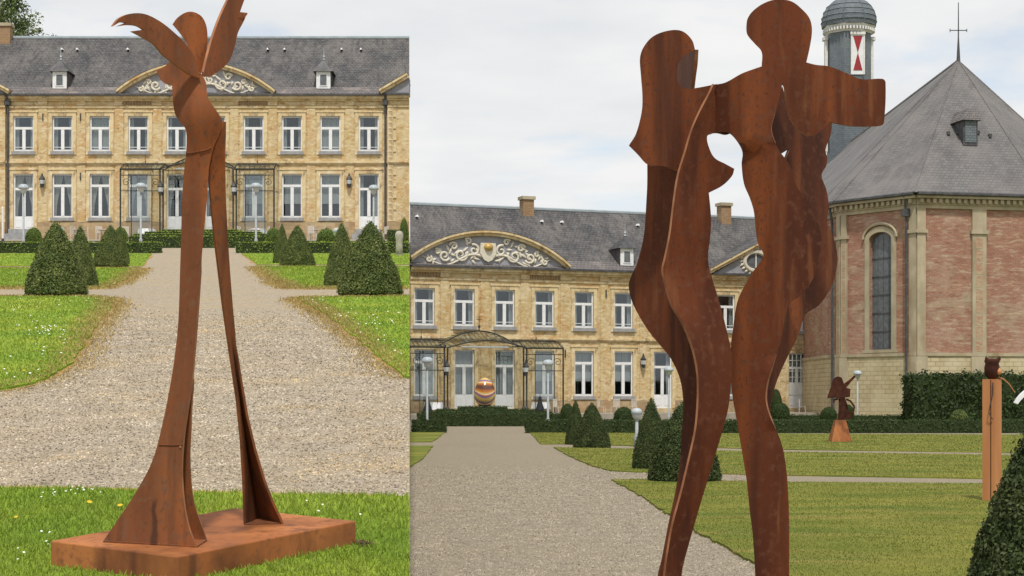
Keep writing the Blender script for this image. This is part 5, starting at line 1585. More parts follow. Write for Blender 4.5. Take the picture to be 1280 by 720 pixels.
def hedge(loc, L, D, H, label, group, left, rz=0.0, dens=150, size=0.05, m=None, mt=None, tilt=0.0, name='box_hedge'):
    ms = leafbox_mesh(L, D, H, dens, size, m or (M['box'] if left else M['boxR']), mt, random.random() * 50, 0.02 if name == 'box_hedge' else 0.10, 0.035 if name == 'box_hedge' else 0.22)
    o = empty(name, loc, rz, label, 'hedge', group)
    link('clipped_body', ms[0], o)
    tag(link('leaves', ms[1], o), kind='stuff'); tag(link('top_leaves', ms[2], o), kind='stuff')
    return o
def hedge_px(u0, u1, vb, H, D, label, group, left, **kw):
    Y = GLY(vb) if left else GRY(vb)
    x0, x1 = (u0 - 640) / F * Y, (u1 - 640) / F * Y
    yc = Y + D / 2
    return hedge(((x0 + x1) / 2, yc, (zL(Y) if left else 0) - (0.0)), x1 - x0, D, H, label, group, left, **kw)
HG = 'low box hedges of the rising garden'
hedge_px(-60, 199, 316.5, 0.52, 0.8, 'low clipped box hedge along the lawn, ending at the path, left of the winged figure', HG, True, mt=M['boxtop'])
hedge_px(294, 510.5, 316.5, 0.52, 0.8, 'low clipped box hedge along the lawn right of the path, behind the cones', HG, True, mt=M['boxtop'])
HC = 'stepped box hedges closing the path of the rising garden'
for k, (u0, u1, vb, h, lab) in enumerate(((160, 349, 310, 0.66, 'front row of the stepped box hedge that closes the path below the hilltop veranda'), (166, 340, VL + 3360 / 94.0, 0.76, 'second row of the stepped box hedge before the hilltop veranda'), (180, 326, VL + 3360 / 97.0, 0.86, 'third row of the stepped box hedge before the hilltop veranda'), (200, 300, VL + 3360 / 100.0, 0.95, 'short rearmost row of the stepped box hedge before the hilltop doors'))):
    hedge_px(u0, u1, vb, h, 0.9, lab, HC, True, mt=M['boxtop'], dens=110)
hedge_px(484, 510, 305, 0.9, 0.8, 'tall box hedge block below the corner pavilion with quoins', HG, True, mt=M['box'])
HR = 'low dark box hedges of the level garden'
hedge_px(514.5, 557, 541, 0.57, 0.9, 'short dark box hedge ending at the gravel path, below a globe lamp', HR, False)
hedge_px(657, 1420, 541.5, 0.57, 0.9, 'very long low dark box hedge running along the lawn from the path past the church', HR, False)
HRC = 'stepped box hedges closing the path of the level garden'
for (u0, u1, vb, h, lab) in ((521, 704, 533, 0.70, 'front row of the stepped dark box hedge closing the path before the painted egg'), (527, 690, VH + 3360 / 94.0, 0.78, 'second row of the stepped dark hedge before the painted egg'), (545, 668, VH + 3360 / 97.0, 0.88, 'third row of the stepped dark hedge before the painted egg'), (572, 634, VH + 3360 / 99.5, 1.03, 'short rear hedge row right at the foot of the painted egg')):
    hedge_px(u0, u1, vb, h, 0.9, lab, HRC, False, dens=110)
hedge_px(960, 1140, 529.5, 0.5, 0.8, 'second low hedge running close before the church wall and end door', HR, False, dens=90)
# tall hedge against the church
YH = 98.0
hx0, hx1 = (1141 - 640) / F * YH, (1420 - 640) / F * YH
hedge(((hx0 + hx1) / 2, YH + 1.2, 0), hx1 - hx0, 2.4, EYE + (VH - 469) / F * YH, 'tall dark green hedge growing against the church base', None, False, dens=130, size=0.10, m=M['laurel'], name='tall_hedge')
# balls
def ball_parts(n, ml, seed, h=1.0):
    rg = np.random.default_rng(seed)
    d = rg.normal(0, 1, (n, 3)); d /= np.linalg.norm(d, axis=1)[:, None]
    pos = d * (0.5 + rg.normal(0, 0.012, (n, 1))); pos[:, 2] += 0.45
    pos = pos[pos[:, 2] > 0]; d = (pos - np.array([0, 0, 0.45])) / 0.5
    c = MB(); c.lathe([(0.2, 0), (0.40, 0.12), (0.478, 0.40), (0.44, 0.65), (0.3, 0.84), (0.1, 0.93), (0.01, 0.935)], 16)
    t = MB(); t.lathe([(0.05, -0.05), (0.05, 0.1)], 6)
    return c.mesh('clipped_body', M['yewcore'], True), polymesh('leaves', leaves(pos, d, 0.035, 0.6), ml, 4), t.mesh('trunk', M['bark'])
ballL, ballR, ballY = ball_parts(2600, M['box'], 1), ball_parts(2600, M['boxR'], 2), ball_parts(2600, M['yew'], 4)
def ball_px(left, u, vb, wpx, hpx, label, group, parts=None):
    Y = GLY(vb) if left else GRY(vb)
    g_ = (GL if left else GR)(u, vb)
    w, h = wpx / F * Y, hpx / F * Y
    o = put_cone(parts or (ballL if left else ballR), g_, label, group, (w, w, h / 0.95), random.random() * 6, 'box_ball')
    return o
GB = 'clipped box balls of the rising garden'
ball_px(True, 42, 311, 20, 26, 'round clipped box ball between a globe lamp and the largest cone', GB)
ball_px(True, 151, 312, 17, 28, 'round clipped box ball beside the small cones left of the path', GB)
ball_px(True, 342, 312, 19, 27, 'round clipped box ball left of the slim cone right of the path', GB)
ball_px(True, 408, 312, 24, 26, 'round clipped box ball behind the hedge between two pairs of cones', GB)
ball_px(True, 505, 305, 10, 32, 'bushy box ball beside the corner pavilion of the hilltop palace', GB)
GBR = 'clipped box balls of the level garden'
ball_px(False, 709, 536, 18, 31, 'round dark box ball beside the slim cone before the veranda', GBR)
ball_px(False, 779.5, 536, 25, 27, 'round dark box ball behind the low hedge, left of the low globe lamp', GBR)
ball_px(False, 976, 530, 22, 26, 'round dark box ball by the white end door of the palace', GBR)
ball_px(False, 970, 527, 15, 40, 'upright dark box bush seen past the couple beside the end door', GBR)
ball_px(False, 1036, 531, 21, 22, 'round dark box ball left of the far winged bust, before the church', GBR)
ball_px(False, 1060, 530, 15, 24, 'round dark box ball right behind the far winged bust', GBR)
ball_px(False, 1199, 534, 21, 22, 'light green box ball before the tall hedge', GBR, ballY)

# grass blades
def blades(name, key, left, dens0, yref, h, m, label, ymax=1e9, wid=0.006, seed=0, nmax=120000, p=2.0):
    poly = LAWN[key]
    xs_ = [q[0] for q in poly]; ys_ = [q[1] for q in poly]
    x0, x1, y0, y1 = max(min(xs_), -26), min(max(xs_), 22), min(ys_), min(max(ys_), ymax)
    n = int((x1 - x0) * (y1 - y0) * dens0)
    n = min(n, 1500000)
    x = rng.uniform(x0, x1, n); y = rng.uniform(y0, y1, n)
    k = rng.uniform(0, 1, n) < np.minimum(1, (yref / np.maximum(y, 0.1)) ** p)
    k &= (np.abs(x / np.maximum(y, 0.1) * F) < 980) & (y > 4)
    x, y = x[k], y[k]
    k = inside(poly, x, y); x, y = x[k], y[k]
    if key == 'lf':
        quad = [(q.x, q.y) for q in slab_xy]
        k = ~inside(quad, x, y); x, y = x[k], y[k]
    x, y = x[:nmax], y[:nmax]
    n = len(x)
    z = (SLOPE * y if left else np.zeros(n)) + (0.004 if key == 'lf' else 0.026)
    hh = h * rng.uniform(0.5, 1.25, n) * np.maximum(1, (y / yref)) ** 0.25
    ww = wid * rng.uniform(0.7, 1.3, n) * np.maximum(1, y / yref) ** 0.8
    a = rng.uniform(0, 2 * np.pi, n); l_ = rng.uniform(0.15, 0.9, n) * hh; la = rng.uniform(0, 2 * np.pi, n)
    c = np.stack([x, y, z], 1)
    da = np.stack([np.cos(a) * ww, np.sin(a) * ww, np.zeros(n)], 1)
    lean = np.stack([np.cos(la) * l_, np.sin(la) * l_, hh], 1)
    V = np.stack([c - da, c + da, c + lean * 0.55 + da * 0.6 + np.array([0, 0, 1]) * (hh * 0.1)[:, None], c + lean], 1)
    o = link(name, polymesh(name, V, m, 4))
    tag(o, label, 'grass', kind='stuff')
blades('grass', 'lf', True, 6500, 7.5, 0.030, M['bladeL'], 'bright green grass around the low steel slab', ymax=11, wid=0.0035)
blades('grass', 'lc', True, 900, 17, 0.030, M['bladeL'], 'lush green lawn blades left of the sloping gravel path', wid=0.007, nmax=60000)
blades('grass', 'rc', True, 900, 17, 0.030, M['bladeL'], 'lush green lawn blades right of the sloping gravel path', wid=0.007, nmax=50000)
blades('grass', 'lb', True, 200, 38, 0.05, M['bladeL'], 'green lawn blades on the middle lawn left of the sloping path', wid=0.014, nmax=25000)
blades('grass', 'rb', True, 200, 38, 0.05, M['bladeL'], 'green lawn blades on the middle lawn right of the sloping path', wid=0.014, nmax=25000)
blades('grass', 'Rc', False, 1900, 14, 0.018, M['bladeR'], 'olive lawn blades around the embracing couple', ymax=33, wid=0.0042, nmax=160000)
blades('grass', 'Rb', False, 220, 34, 0.028, M['bladeR'], 'olive lawn blades between the two cross paths', wid=0.010, nmax=60000)
blades('grass', 'Ra', False, 90, 50, 0.03, M['bladeR'], 'olive lawn blades before the long low hedge', wid=0.016, nmax=50000)
blades('grass', 'la', True, 90, 56, 0.035, M['bladeL'], 'green lawn blades before the low hedge left of the sloping path', wid=0.016, nmax=25000)
blades('grass', 'ra', True, 90, 56, 0.035, M['bladeL'], 'green lawn blades before the low hedge right of the sloping path', wid=0.016, nmax=25000)

# dry straw-coloured blades along the ragged lawn margins
M['bladeDry'] = leafmat('grass_blade_dry', (0.34, 0.24, 0.08), (0.46, 0.35, 0.14), 0.3, 2.0, 0.2)
def margin(keys, n, h, w):
    V = []
    for key in keys:
        poly = LAWN[key]
        pp = np.array([q for q in poly if abs(q[0] / q[1] * F) < 700 and q[1] < 60 and q[0] < seamX(q[1]) - 0.05])
        q = pp[rng.integers(0, len(pp), n)]
        x, y = q[:, 0] + rng.normal(0, 0.16, n), q[:, 1] + rng.normal(0, 0.22, n)
        k = x < seamX(y) - 0.02
        x, y = x[k], y[k]; N = len(x)
        sc_ = np.maximum(1, y / 15) ** 0.7
        a = rng.uniform(0, 6.28, N); hh = h * rng.uniform(0.4, 1.2, N) * sc_; ww = w * sc_
        z = SLOPE * y + np.where(inside(poly, x, y), 0.03, 0.0)
        ax, ay = rng.normal(0, 1, N) * hh * .6, rng.normal(0, 1, N) * hh * .6
        bx, by = ww * np.cos(a), ww * np.sin(a)
        V.append(np.stack([np.stack([x - bx, y - by, z], 1), np.stack([x + bx, y + by, z], 1),
                           np.stack([x + ax * .6 + bx * .5, y + ay * .6 + by * .5, z + hh * .65], 1), np.stack([x + ax, y + ay, z + hh], 1)], 1))
    tag(link('dry_grass', polymesh('dry_grass', np.concatenate(V), M['bladeDry'], 4)), 'straw-coloured dry grass along the lawn margins of the rising garden', 'grass', kind='stuff')
margin(['lb', 'lc', 'rb', 'rc'], 11000, 0.022, 0.006)

# daisies, dandelions, litter
def daisies(pts, left, r, name, label, m):
    V = []
    for x, y in pts:
        if left and x > seamX(y) - 0.03: continue
        z = (zL(y) if left else 0) + (0.01 if y < 12 else 0.035) + random.uniform(0.015, 0.035)
        a0 = random.random() * 6
        tl = Vector((random.uniform(-.3, .3), -0.45, 1)).normalized()
        e1 = tl.cross(Vector((1, 0, 0))).normalized(); e2 = tl.cross(e1)
        c = Vector((x, y, z))
        rr = r * random.uniform(0.7, 1.2)
        V.append([tuple(c + e1 * rr * math.cos(a0 + k * math.pi / 3) + e2 * rr * math.sin(a0 + k * math.pi / 3)) for k in range(6)])
    tag(link(name, polymesh(name, np.array(V), m, 6)), label, 'flowers', kind='stuff')
pts = []
for u, v, su, sv, n in ((65, 415, 16, 5, 75), (30, 398, 30, 14, 60), (55, 445, 30, 10, 30), (110, 378, 20, 5, 35), (20, 470, 20, 8, 15), (440, 395, 35, 10, 80), (480, 420, 25, 18, 70), (400, 378, 15, 3, 25), (40, 350, 40, 6, 60), (450, 345, 30, 6, 40), (85, 318 + 25, 20, 4, 20)):
    for _ in range(n // 3):
        q = GL(random.gauss(u, su), max(336, random.gauss(v, sv)))
        for key in ('lb', 'lc', 'rb', 'rc'):
            if inside(LAWN[key], np.array([q.x]), np.array([q.y]))[0]: pts.append((q.x, q.y))
daisies(pts, True, 0.012, 'daisies', 'white daisies scattered over the green lawns of the rising garden', M['daisy'])
pts = []
for u, v, su, sv, n in ((100, 619, 14, 3, 24), (60, 626, 8, 3, 10), (25, 700, 12, 8, 8), (60, 676, 8, 5, 6), (420, 640, 40, 8, 10)):
    for _ in range(n):
        q = GL(random.gauss(u, su), max(616, random.gauss(v, sv))); pts.append((q.x, q.y))
pts = [q for q in pts if not inside([(p_.x, p_.y) for p_ in slab_xy], np.array([q[0]]), np.array([q[1]]))[0]][::2]
daisies(pts, True, 0.006, 'daisies', 'small white daisies in the grass beside the steel slab', M['daisy'])
daisies([(GL(u, v).x, GL(u, v).y) for u, v in ((112, 637), (20, 653), (30, 470), (150, 640))], True, 0.014, 'dandelions', 'yellow dandelion heads in the grass beside the steel slab', M['dandelion'])
V = []
for i in range(46):
    q = GL(random.gauss(455, 6), random.gauss(684, 1.3), 0.012 + random.uniform(0, 0.014)); q.x = min(q.x, seamX(q.y) - 0.05)
    V.append(q)
pos = np.array([tuple(q) for q in V])
tag(link('leaf_litter', polymesh('leaf_litter', leaves(pos, np.tile([0, -0.3, 1.0], (len(pos), 1)), 0.016, 0.5), M['litter'], 4)), 'small heap of dead leaves at the slab corner', 'litter', kind='stuff')
# pebbles on the nearest gravel
def pebbles(left, n, y0, y1, size, m, label, avoid):
    x = rng.uniform(-8, 5, n * 3); y = y0 + (y1 - y0) * rng.uniform(0, 1, n * 3) ** 1.5
    u = x / y * F + 640
    k = (u > -20) & (u < (SEAM_U - 1) if left else (u > SEAM_U + 1) & (u < 990)) if left else (u > SEAM_U + 1) & (u < 990)
    x, y = x[k], y[k]
    k = rng.uniform(0, 1, len(y)) < 1 - ((y - y0) / (y1 - y0)) ** 1.5; x, y = x[k], y[k]
    for key in avoid:
        k = ~inside(LAWN[key], x, y); x, y = x[k], y[k]
    x, y = x[:n], y[:n]; n = len(x)
    c = np.stack([x, y, SLOPE * y if left else np.zeros(n)], 1)
    s = size * rng.uniform(0.5, 1.4, (n, 1)) * np.maximum(1, (y / 10))[:, None] ** 0.6
    a = rng.uniform(0, np.pi, n)
    e1 = np.stack([np.cos(a), np.sin(a), rng.normal(0, .2, n)], 1) * s; e2 = np.stack([-np.sin(a), np.cos(a), rng.normal(0, .2, n)], 1) * s * 0.7
    e3 = np.array([0, 0, 1]) * s * 0.75
    T = []
    top = c + e3
    ring = [c + e1, c + e2, c - e1, c - e2]
    for i in range(4): T.append(np.stack([ring[i], ring[(i + 1) % 4], top + (ring[i] - c) * 0.25 * 0], 1))
    V = np.stack(T, 1).reshape(-1, 3, 3)
    # share vertices per pebble so that each is one island
    vv = np.stack(ring + [top], 1).reshape(-1, 3)
    b = np.arange(n) * 5
    f = np.stack([np.stack([b + i, b + (i + 1) % 4, b + 4], 1) for i in range(4)], 1).reshape(-1, 3)
    me = bpy.data.meshes.new('gravel_stones')
    me.vertices.add(len(vv)); me.vertices.foreach_set('co', vv.reshape(-1).astype(np.float32))
    me.loops.add(len(f) * 3); me.loops.foreach_set('vertex_index', f.reshape(-1).astype(np.int32))
    me.polygons.add(len(f)); me.polygons.foreach_set('loop_start', np.arange(0, len(f) * 3, 3, dtype=np.int32)); me.polygons.foreach_set('loop_total', np.full(len(f), 3, dtype=np.int32))
    me.update(calc_edges=True); me.materials.append(m)
    tag(link('gravel_stones', me), label, 'gravel', kind='stuff')
M['pebL'] = mat('pebble_warm', (0.25, 0.205, 0.15), (0.40, 0.34, 0.26), scale=3, rough=0.85, island=0.6, extra=[((0.42, 0.30, 0.15), 0.9, (1, 1, 1), 0.5, 0.75)])
M['pebR'] = mat('pebble_grey', (0.22, 0.19, 0.145), (0.31, 0.265, 0.20), scale=3, rough=0.85, island=0.35)
pebbles(True, 90000, 9.0, 30, 0.009, M['pebL'], 'small pale stones of the sloping gravel path', ['lf', 'lc', 'rc'])
pebbles(False, 60000, 14.0, 40, 0.009, M['pebR'], 'small grey stones of the level gravel path', ['Rc', 'Rb', 'Re'])

# ================================================================== GARDEN FURNITURE AND LAMPS
def globe_lamp(loc, h, label, group, hw=0.27):
    o = empty('globe_lamp', loc, 0, label, 'lamp', group)
    p = MB(); p.lathe([(0.09, 0), (0.09, 0.5), (0.055, 0.56), (0.05, h - 0.5)], 10); p.build('pole', M['lampgrey'], o, True)
    p = MB(); p.lathe([(0.05, h - 0.52), (0.14, h - 0.44), (0.16, h - 0.30), (hw * 0.8, h - 0.25)], 12); p.build('diffuser', M['opal'], o, True)
    p = MB(); p.lathe([(hw * 0.78, h - 0.28), (hw, h - 0.26), (hw, h - 0.18), (hw * 0.86, h - 0.08), (hw * 0.55, h - 0.02), (0.03, h)], 16); p.build('lamp_dome', M['lampdome'], o, True)
    return o
LG = 'globe lamps of the rising garden'
def lampL(u, vt, Y, label):
    z = EYE + (VH - vt) / F * Y; zb_ = zL(Y)
    globe_lamp(((u - 640) / F * Y, Y, zb_), z - zb_, label, LG)
lampL(29.5, 230, 88, 'pale globe lamp post before the hilltop palace door beside the wall lantern')
lampL(176, 228.5, 88, 'pale globe lamp post before the left glazed bay of the hilltop veranda')
lampL(320, 228.5, 88, 'pale globe lamp post before the right glazed bay of the hilltop veranda')
lampL(467, 231, 90, 'pale globe lamp post before the open dark door by the quoined pavilion')
RG_ = 'globe lamps of the level garden'
def lampR(u, vt, Y, label):
    globe_lamp(((u - 640) / F * Y, Y, 0), EYE + (VH - vt) / F * Y, label, RG_)
lampR(534, 446, 79, 'pale globe lamp post behind the short hedge, left of the painted egg')
lampR(685, 449.5, 83, 'pale globe lamp post before the right bay of the veranda with the egg')
lampR(836, 458, 95, 'pale globe lamp post beside the open palace door, behind the embracing couple')
lampR(1072, 463, 103, 'pale globe lamp post before the church wall, behind the far winged bust')
def low_lamp(loc, h, label, group):
    o = empty('low_globe_lamp', loc, 0, label, 'lamp', group)
    p = MB(); p.lathe([(0.10, 0), (0.10, 0.35), (0.055, 0.42), (0.05, h - 0.3)], 10); p.build('pole', M['lampgrey'], o, True)
    p = MB(); p.lathe([(0.06, h - 0.36), (0.13, h - 0.3), (0.15, h - 0.2), (0.15, h - .16)], 12); p.build('diffuser', M['opal'], o, True)
    p = MB(); p.lathe([(0.15, h - 0.2), (0.18, h - 0.18), (0.17, h - 0.08), (0.1, h - 0.015), (0.01, h)], 14); p.build('lamp_dome', M['lampdome'], o, True)
Y = GRY(559); low_lamp(GR(796, 559), (559 - 510) / F * Y, 'low globe lamp on the lawn between the dark cones', 'low globe lamps')
for u, vt, lab in ((75.5, 284, 'low white globe lamp behind the two largest cones left of the winged figure'), (421, 285, 'low white globe lamp behind the cones right of the winged figure')):
    Y = 72.0; z0_ = zL(Y); low_lamp(((u - 640) / F * Y, Y, z0_), EYE + (VH - vt) / F * Y - z0_, lab, 'low globe lamps')

# folding chairs and tables on the terraces
def chair_proto():
    o = empty('garden_chair', (0, 0, 0))
    s = MB()
    for k in range(5): s.box(-0.22, 0.22, -0.22 + k * 0.09, -0.15 + k * 0.09, 0.43, 0.455)
    s.build('seat', M['teak'], o)
    s = MB()
    for k in range(6): s.box(-0.22 + k * 0.078, -0.17 + k * 0.078, 0.21, 0.235, 0.47, 0.92)
    s.box(-0.24, 0.24, 0.205, 0.24, 0.92, 0.99); s.build('backrest', M['teak'], o)
    for sx in (-1, 1):
        for sy in (-1, 1):
            l_ = MB(); l_.tube([(sx * 0.22, sy * 0.22, 0), (sx * 0.22, sy * 0.20, 0.44 if sy < 0 else 0.95)], 0.022, 6); l_.build('leg', M['teak'], o)
    return o
def table_proto(cloth):
    o = empty('dining_table' if cloth else 'garden_table', (0, 0, 0))
    t = MB()
    if cloth:
        N = 40; top_ = []; bot = []
        for k in range(N):
            a = 2 * math.pi * k / N; top_.append((0.62 * math.cos(a), 0.62 * math.sin(a), 0.76))
            r_ = 0.66 + 0.045 * math.sin(a * 9); bot.append((r_ * math.cos(a), r_ * math.sin(a), 0.30 + 0.04 * math.sin(a * 4)))
        t.add(top_ + bot, [tuple(range(N))] + [(k, (k + 1) % N, (k + 1) % N + N, k + N) for k in range(N)])
        t.build('tablecloth', M['cloth'], o)
    else:
        t.lathe([(0.45, 0.70), (0.46, 0.72), (0.45, 0.74)], 20); t.build('table_top', M['teak'], o)
    for k in range(4):
        a = math.pi / 4 + k * math.pi / 2
        l_ = MB(); l_.tube([(0.36 * math.cos(a), 0.36 * math.sin(a), 0), (0.30 * math.cos(a), 0.30 * math.sin(a), 0.72)], 0.025, 6); l_.build('leg', M['iron' if cloth else 'teak'], o)
    return o
protos = {'chair': chair_proto(), 'table': table_proto(False), 'dining': table_proto(True)}
used = set()
def place(kind, pal, root, u, y, rz, label, group, zf=None):
    if zf is None: zf = (SLOPE * y + 0.06) if pal is PL else 0.46
    src = protos[kind]
    o = src if kind not in used else copy_tree(src)
    used.add(kind)
    x = pal.lx(u, y)
    c, s_ = math.cos(pal.yaw), math.sin(pal.yaw)
    o.location = (root.location.x + c * x - s_ * y, root.location.y + s_ * x + c * y, root.location.z + zf)
    o.rotation_euler.z = pal.yaw + rz
    tag(o, label, 'chair' if kind == 'chair' else 'table', group)
TL = 'terrace chairs before the hilltop palace'
lab = 'weathered wooden terrace chair at a small table before the hilltop palace'
for u, y, rz in ((94, -4.6, 1.2), (106, -4.8, -1.3), (124, -4.3, 0.4), (136, -4.9, -1.1), (157, -5.0, 0.3), (302, -5.2, 1.2), (332, -5.0, -1.2), (376, -4.7, 1.3), (390, -5.2, 2.9), (402, -4.5, -1.3), (480, -4.8, -0.9)):
    lab = {94: 'terrace chair on the wall-lantern side of the small table left of the hilltop veranda', 106: 'terrace chair standing between the two small tables left of the hilltop veranda',
           124: 'terrace chair with its back to the palace, by the small table left of the veranda', 136: 'terrace chair between a small table and the left end post of the hilltop veranda',
           157: 'terrace chair at the foot of the left bay of the hilltop veranda', 302: 'terrace chair on the door side of the table before the right hilltop veranda bay',
           332: 'terrace chair on the end-post side of the table before the right hilltop veranda bay', 376: 'terrace chair on the veranda side of the table right of the hilltop veranda',
           390: 'terrace chair facing the palace at the table right of the hilltop veranda', 402: 'terrace chair next to the box ball right of the hilltop veranda',
           480: 'single terrace chair beside the door next to the quoined pavilion'}[u]
    place('chair', PL, rootL, u, y, rz, lab, TL)
for u, y in ((100, -4.2), (130, -4.5), (318, -5.2), (392, -4.2)):
    place('table', PL, rootL, u, y, 0, 'small round wooden terrace table ' + ('near the wall lantern left of the hilltop veranda' if u < 110 else 'next to the left end post of the hilltop veranda' if u < 150 else 'before the right bay of the hilltop veranda' if u < 350 else 'right of the hilltop veranda'), 'terrace tables before the hilltop palace')
place('dining', PL, rootL, 183.5, -2.0, 0, 'round table with white cloth in the left bay of the hilltop veranda', 'clothed tables in the verandas')
place('dining', PL, rootL, 322, -2.0, 0, 'round table with white cloth in the right bay of the hilltop veranda', 'clothed tables in the verandas')
place('dining', PR, rootR, 542, -2.0, 0, 'round table with white cloth in the veranda bay left of the painted egg', 'clothed tables in the verandas')
place('dining', PR, rootR, 676, -2.0, 0, 'round table with white cloth in the veranda bay right of the painted egg', 'clothed tables in the verandas')
lab = 'weathered wooden terrace chair before the palace wing beside the church'
for u, y, rz in ((697, -4.2, 0.6), (752, -4.4, 0.9), (769, -4.6, -0.9), (790, -4.4, -1.2), (1003, -3.5, 1.0)):
    lab = {697: 'terrace chair at the end post of the veranda with the egg', 752: 'terrace chair between the dark cones and the box ball on the palace wing terrace', 769: 'terrace chair close behind the box ball before the palace wing',
           790: 'terrace chair beyond the box ball, below the wall lantern of the palace wing', 1003: 'small chair beside the white end door of the palace wing'}[u]
    place('chair', PR, rootR, u, y, rz, lab, 'terrace chairs before the palace wing')
# dark folded parasols beside the clothed tables
def parasol(pal, root, u, y, label):
    x = pal.lx(u, y); c, s_ = math.cos(pal.yaw), math.sin(pal.yaw)
    o = empty('folded_cover', (root.location.x + c * x - s_ * y, root.location.y + s_ * x + c * y, root.location.z + 0.46), 0, label, 'cover', 'dark covers in the verandas')
    p = MB(); p.lathe([(0.36, 0.02), (0.30, 0.3), (0.16, 0.7), (0.10, 1.0), (0.13, 1.1), (0.03, 1.18)], 12); p.build('canvas', M['darkcloth'], o, True)
    p = MB(); p.lathe([(0.025, 0), (0.025, 1.3)], 6); p.build('pole', M['iron'], o)
parasol(PR, rootR, 534.5, -2.9, 'dark canvas cover before the clothed table left of the painted egg')
parasol(PR, rootR, 675, -2.9, 'dark canvas cover before the clothed table right of the painted egg')

# painted egg on its pedestal
YE = 101.6
ex = (606 - 640) / F * YE
ze = EYE + (VH - 508.5) / F * YE
pd_ = empty('stone_pedestal', (ex, YE, 0), 0, 'stone block under the painted egg, set among the hedges', 'pedestal')
p = MB(); p.box(-0.42, 0.42, -0.42, 0.42, 0, ze + 0.02); p.box(-0.5, 0.5, -0.5, 0.5, 0, 0.2); p.build('block', M['post'], pd_)
eg = empty('egg_sculpture', (ex, YE, ze), 0, 'large glossy egg painted with orange, gold and white swirls', 'sculpture')
he = 36.5 / F * YE; re = 13.3 / F * YE
prof = []
for k in range(22):
    t = math.pi * k / 21
    z = (1 - math.cos(t)) / 2
    prof.append((max(0.012, re * math.sin(t) * (1 + 0.16 * math.cos(t))), z * he))
p = MB(); p.lathe(prof, 32); p.build('shell', M['egg'], eg, True)
p = MB(); p.lathe([(0.34, -0.01), (0.36, 0.10), (0.33, 0.14)], 20); p.build('base_ring', M['darkcloth'], eg)

# winged bust on the far lawn
YB = GRY(553)
bo = GR(1050, 553)
pb = empty('steel_plinth', bo, 0, 'tapered rusted steel plinth on the far lawn before the church', 'plinth')
k_ = YB / F
p = MB(); hb = 28 * k_; a_, b_ = 13 * k_, 6.2 * k_
p.add([(-a_, -a_, 0), (a_, -a_, 0), (a_, a_, 0), (-a_, a_, 0), (-b_, -b_, hb), (b_, -b_, hb), (b_, b_, hb), (-b_, b_, hb)], [(0, 3, 2, 1), (4, 5, 6, 7), (0, 1, 5, 4), (1, 2, 6, 5), (2, 3, 7, 6), (3, 0, 4, 7)])
p.build('block', M['cortenslab'], pb)
fb = empty('steel_sculpture', bo + Vector((0, 0, hb)), 0, 'dark rusted winged bust on a tapered plinth on the far lawn', 'sculpture')
cv = lambda q: [(980 + x / 4.237, 430 + y / 4.237) for x, y in q]
plate('wing_plate', cv([(228, 288), (245, 235), (262, 185), (285, 172), (303, 176), (312, 215), (300, 290), (262, 284)]), lambda u, v: YB - 0.15 + 0.004 * abs(u - 1048), M['cortendk'], fb, 0.03, 3)
plate('wing_plate', cv([(296, 180), (306, 178), (318, 210), (345, 190), (374, 165), (380, 174), (352, 205), (330, 232), (352, 238), (350, 280), (322, 284), (300, 290)]), lambda u, v: YB + 0.1 + 0.01 * (u - 1050), M['cortendk'], fb, 0.03, 3)
plate('torso_plate', cv([(290, 280), (320, 276), (336, 320), (342, 350), (362, 378), (352, 400), (282, 402), (292, 350)]), lambda u, v: YB + 0.01 * (u - 1050), M['cortendk'], fb, 0.04, 3)
p = MB(lambda q: q - fb.location)
for ln in ([(330, 292), (352, 302), (372, 330), (368, 355), (352, 378)], [(285, 290), (266, 296), (262, 312)], [(300, 290), (294, 340), (290, 405)]):
    p.tube([P(*cv([q])[0], YB - 0.05) for q in ln], 0.035, 6)
p.build('arm_rod', M['cortendk'], fb)

# steel column with the bird
YP = 25.5
co = GR(1240, VH + EYE * F / YP)
cl = empty('steel_column', co, 0, 'square light-orange steel column at the lawn edge, carrying a bird figure', 'column')
kp = YP / F
zt = EYE + (VH - 474) * kp
rzc = R(-44)
def colbox(w0, w1, d0, d1, z0_, z1_):
    return MB(lambda q: Matrix.Rotation(rzc, 3, 'Z') @ q).box(w0, w1, d0, d1, z0_, z1_)
wf = 0.104
colbox(-wf, wf, -wf, wf, 0, zt).build('shaft', M['cortenpil'], cl)
colbox(0.03, 0.042, -wf - 0.004, -wf + 0.02, 0.02, zt - 0.01).build('joint', M['cortendk'], cl)
cb = MB(); pts = [(1241, 478), (1241, 492), (1238, 505), (1236, 515), (1239, 522), (1241, 524)]
p = MB(lambda q: q - co); p.tube([P(u, v, YP - 0.145) for u, v in pts], 0.008, 5); p.build('cable', M['iron'], cl)
ob = empty('bird_sculpture', co + Vector((0, 0, zt)), 0, 'small dark rusted owl-like bird perched on the steel column', 'sculpture')
p = MB(); 
hb_ = 27 * kp
p.lathe([(0.05, 0), (0.09, 0.04), (0.115, hb_ * 0.3), (0.115, hb_ * 0.55), (0.10, hb_ * 0.72), (0.118, hb_ * 0.84), (0.10, hb_ * 0.93), (0.02, hb_ * 0.96)], 14)
p.build('body', M['cortendk'], ob, True)
p = MB()
for sx in (-1, 1): p.tube([(sx * 0.07, -0.03, hb_ * 0.86), (sx * 0.10, -0.04, hb_ * 0.97), (sx * 0.105, -0.05, hb_ * 1.06)], [0.04, 0.025, 0.004], 6)
p.build('ear_tuft', M['cortendk'], ob)
p = MB(); p.lathe([(0.01, -0.05), (0.045, -0.03), (0.05, 0.02), (0.01, 0.06)], 10, (0.085, -0.06, 0.11)); p.build('wing', M['cortenpil'], ob, True)
p = MB(); p.tube([(0.09, -0.02, 0.03), (0.17, -0.02, 0.0), (0.25, -0.02, -0.07), (0.34, -0.02, -0.2)], [0.014, 0.01, 0.008, 0.006], 5); p.build('perch_wire', M['cortenpil'], ob)
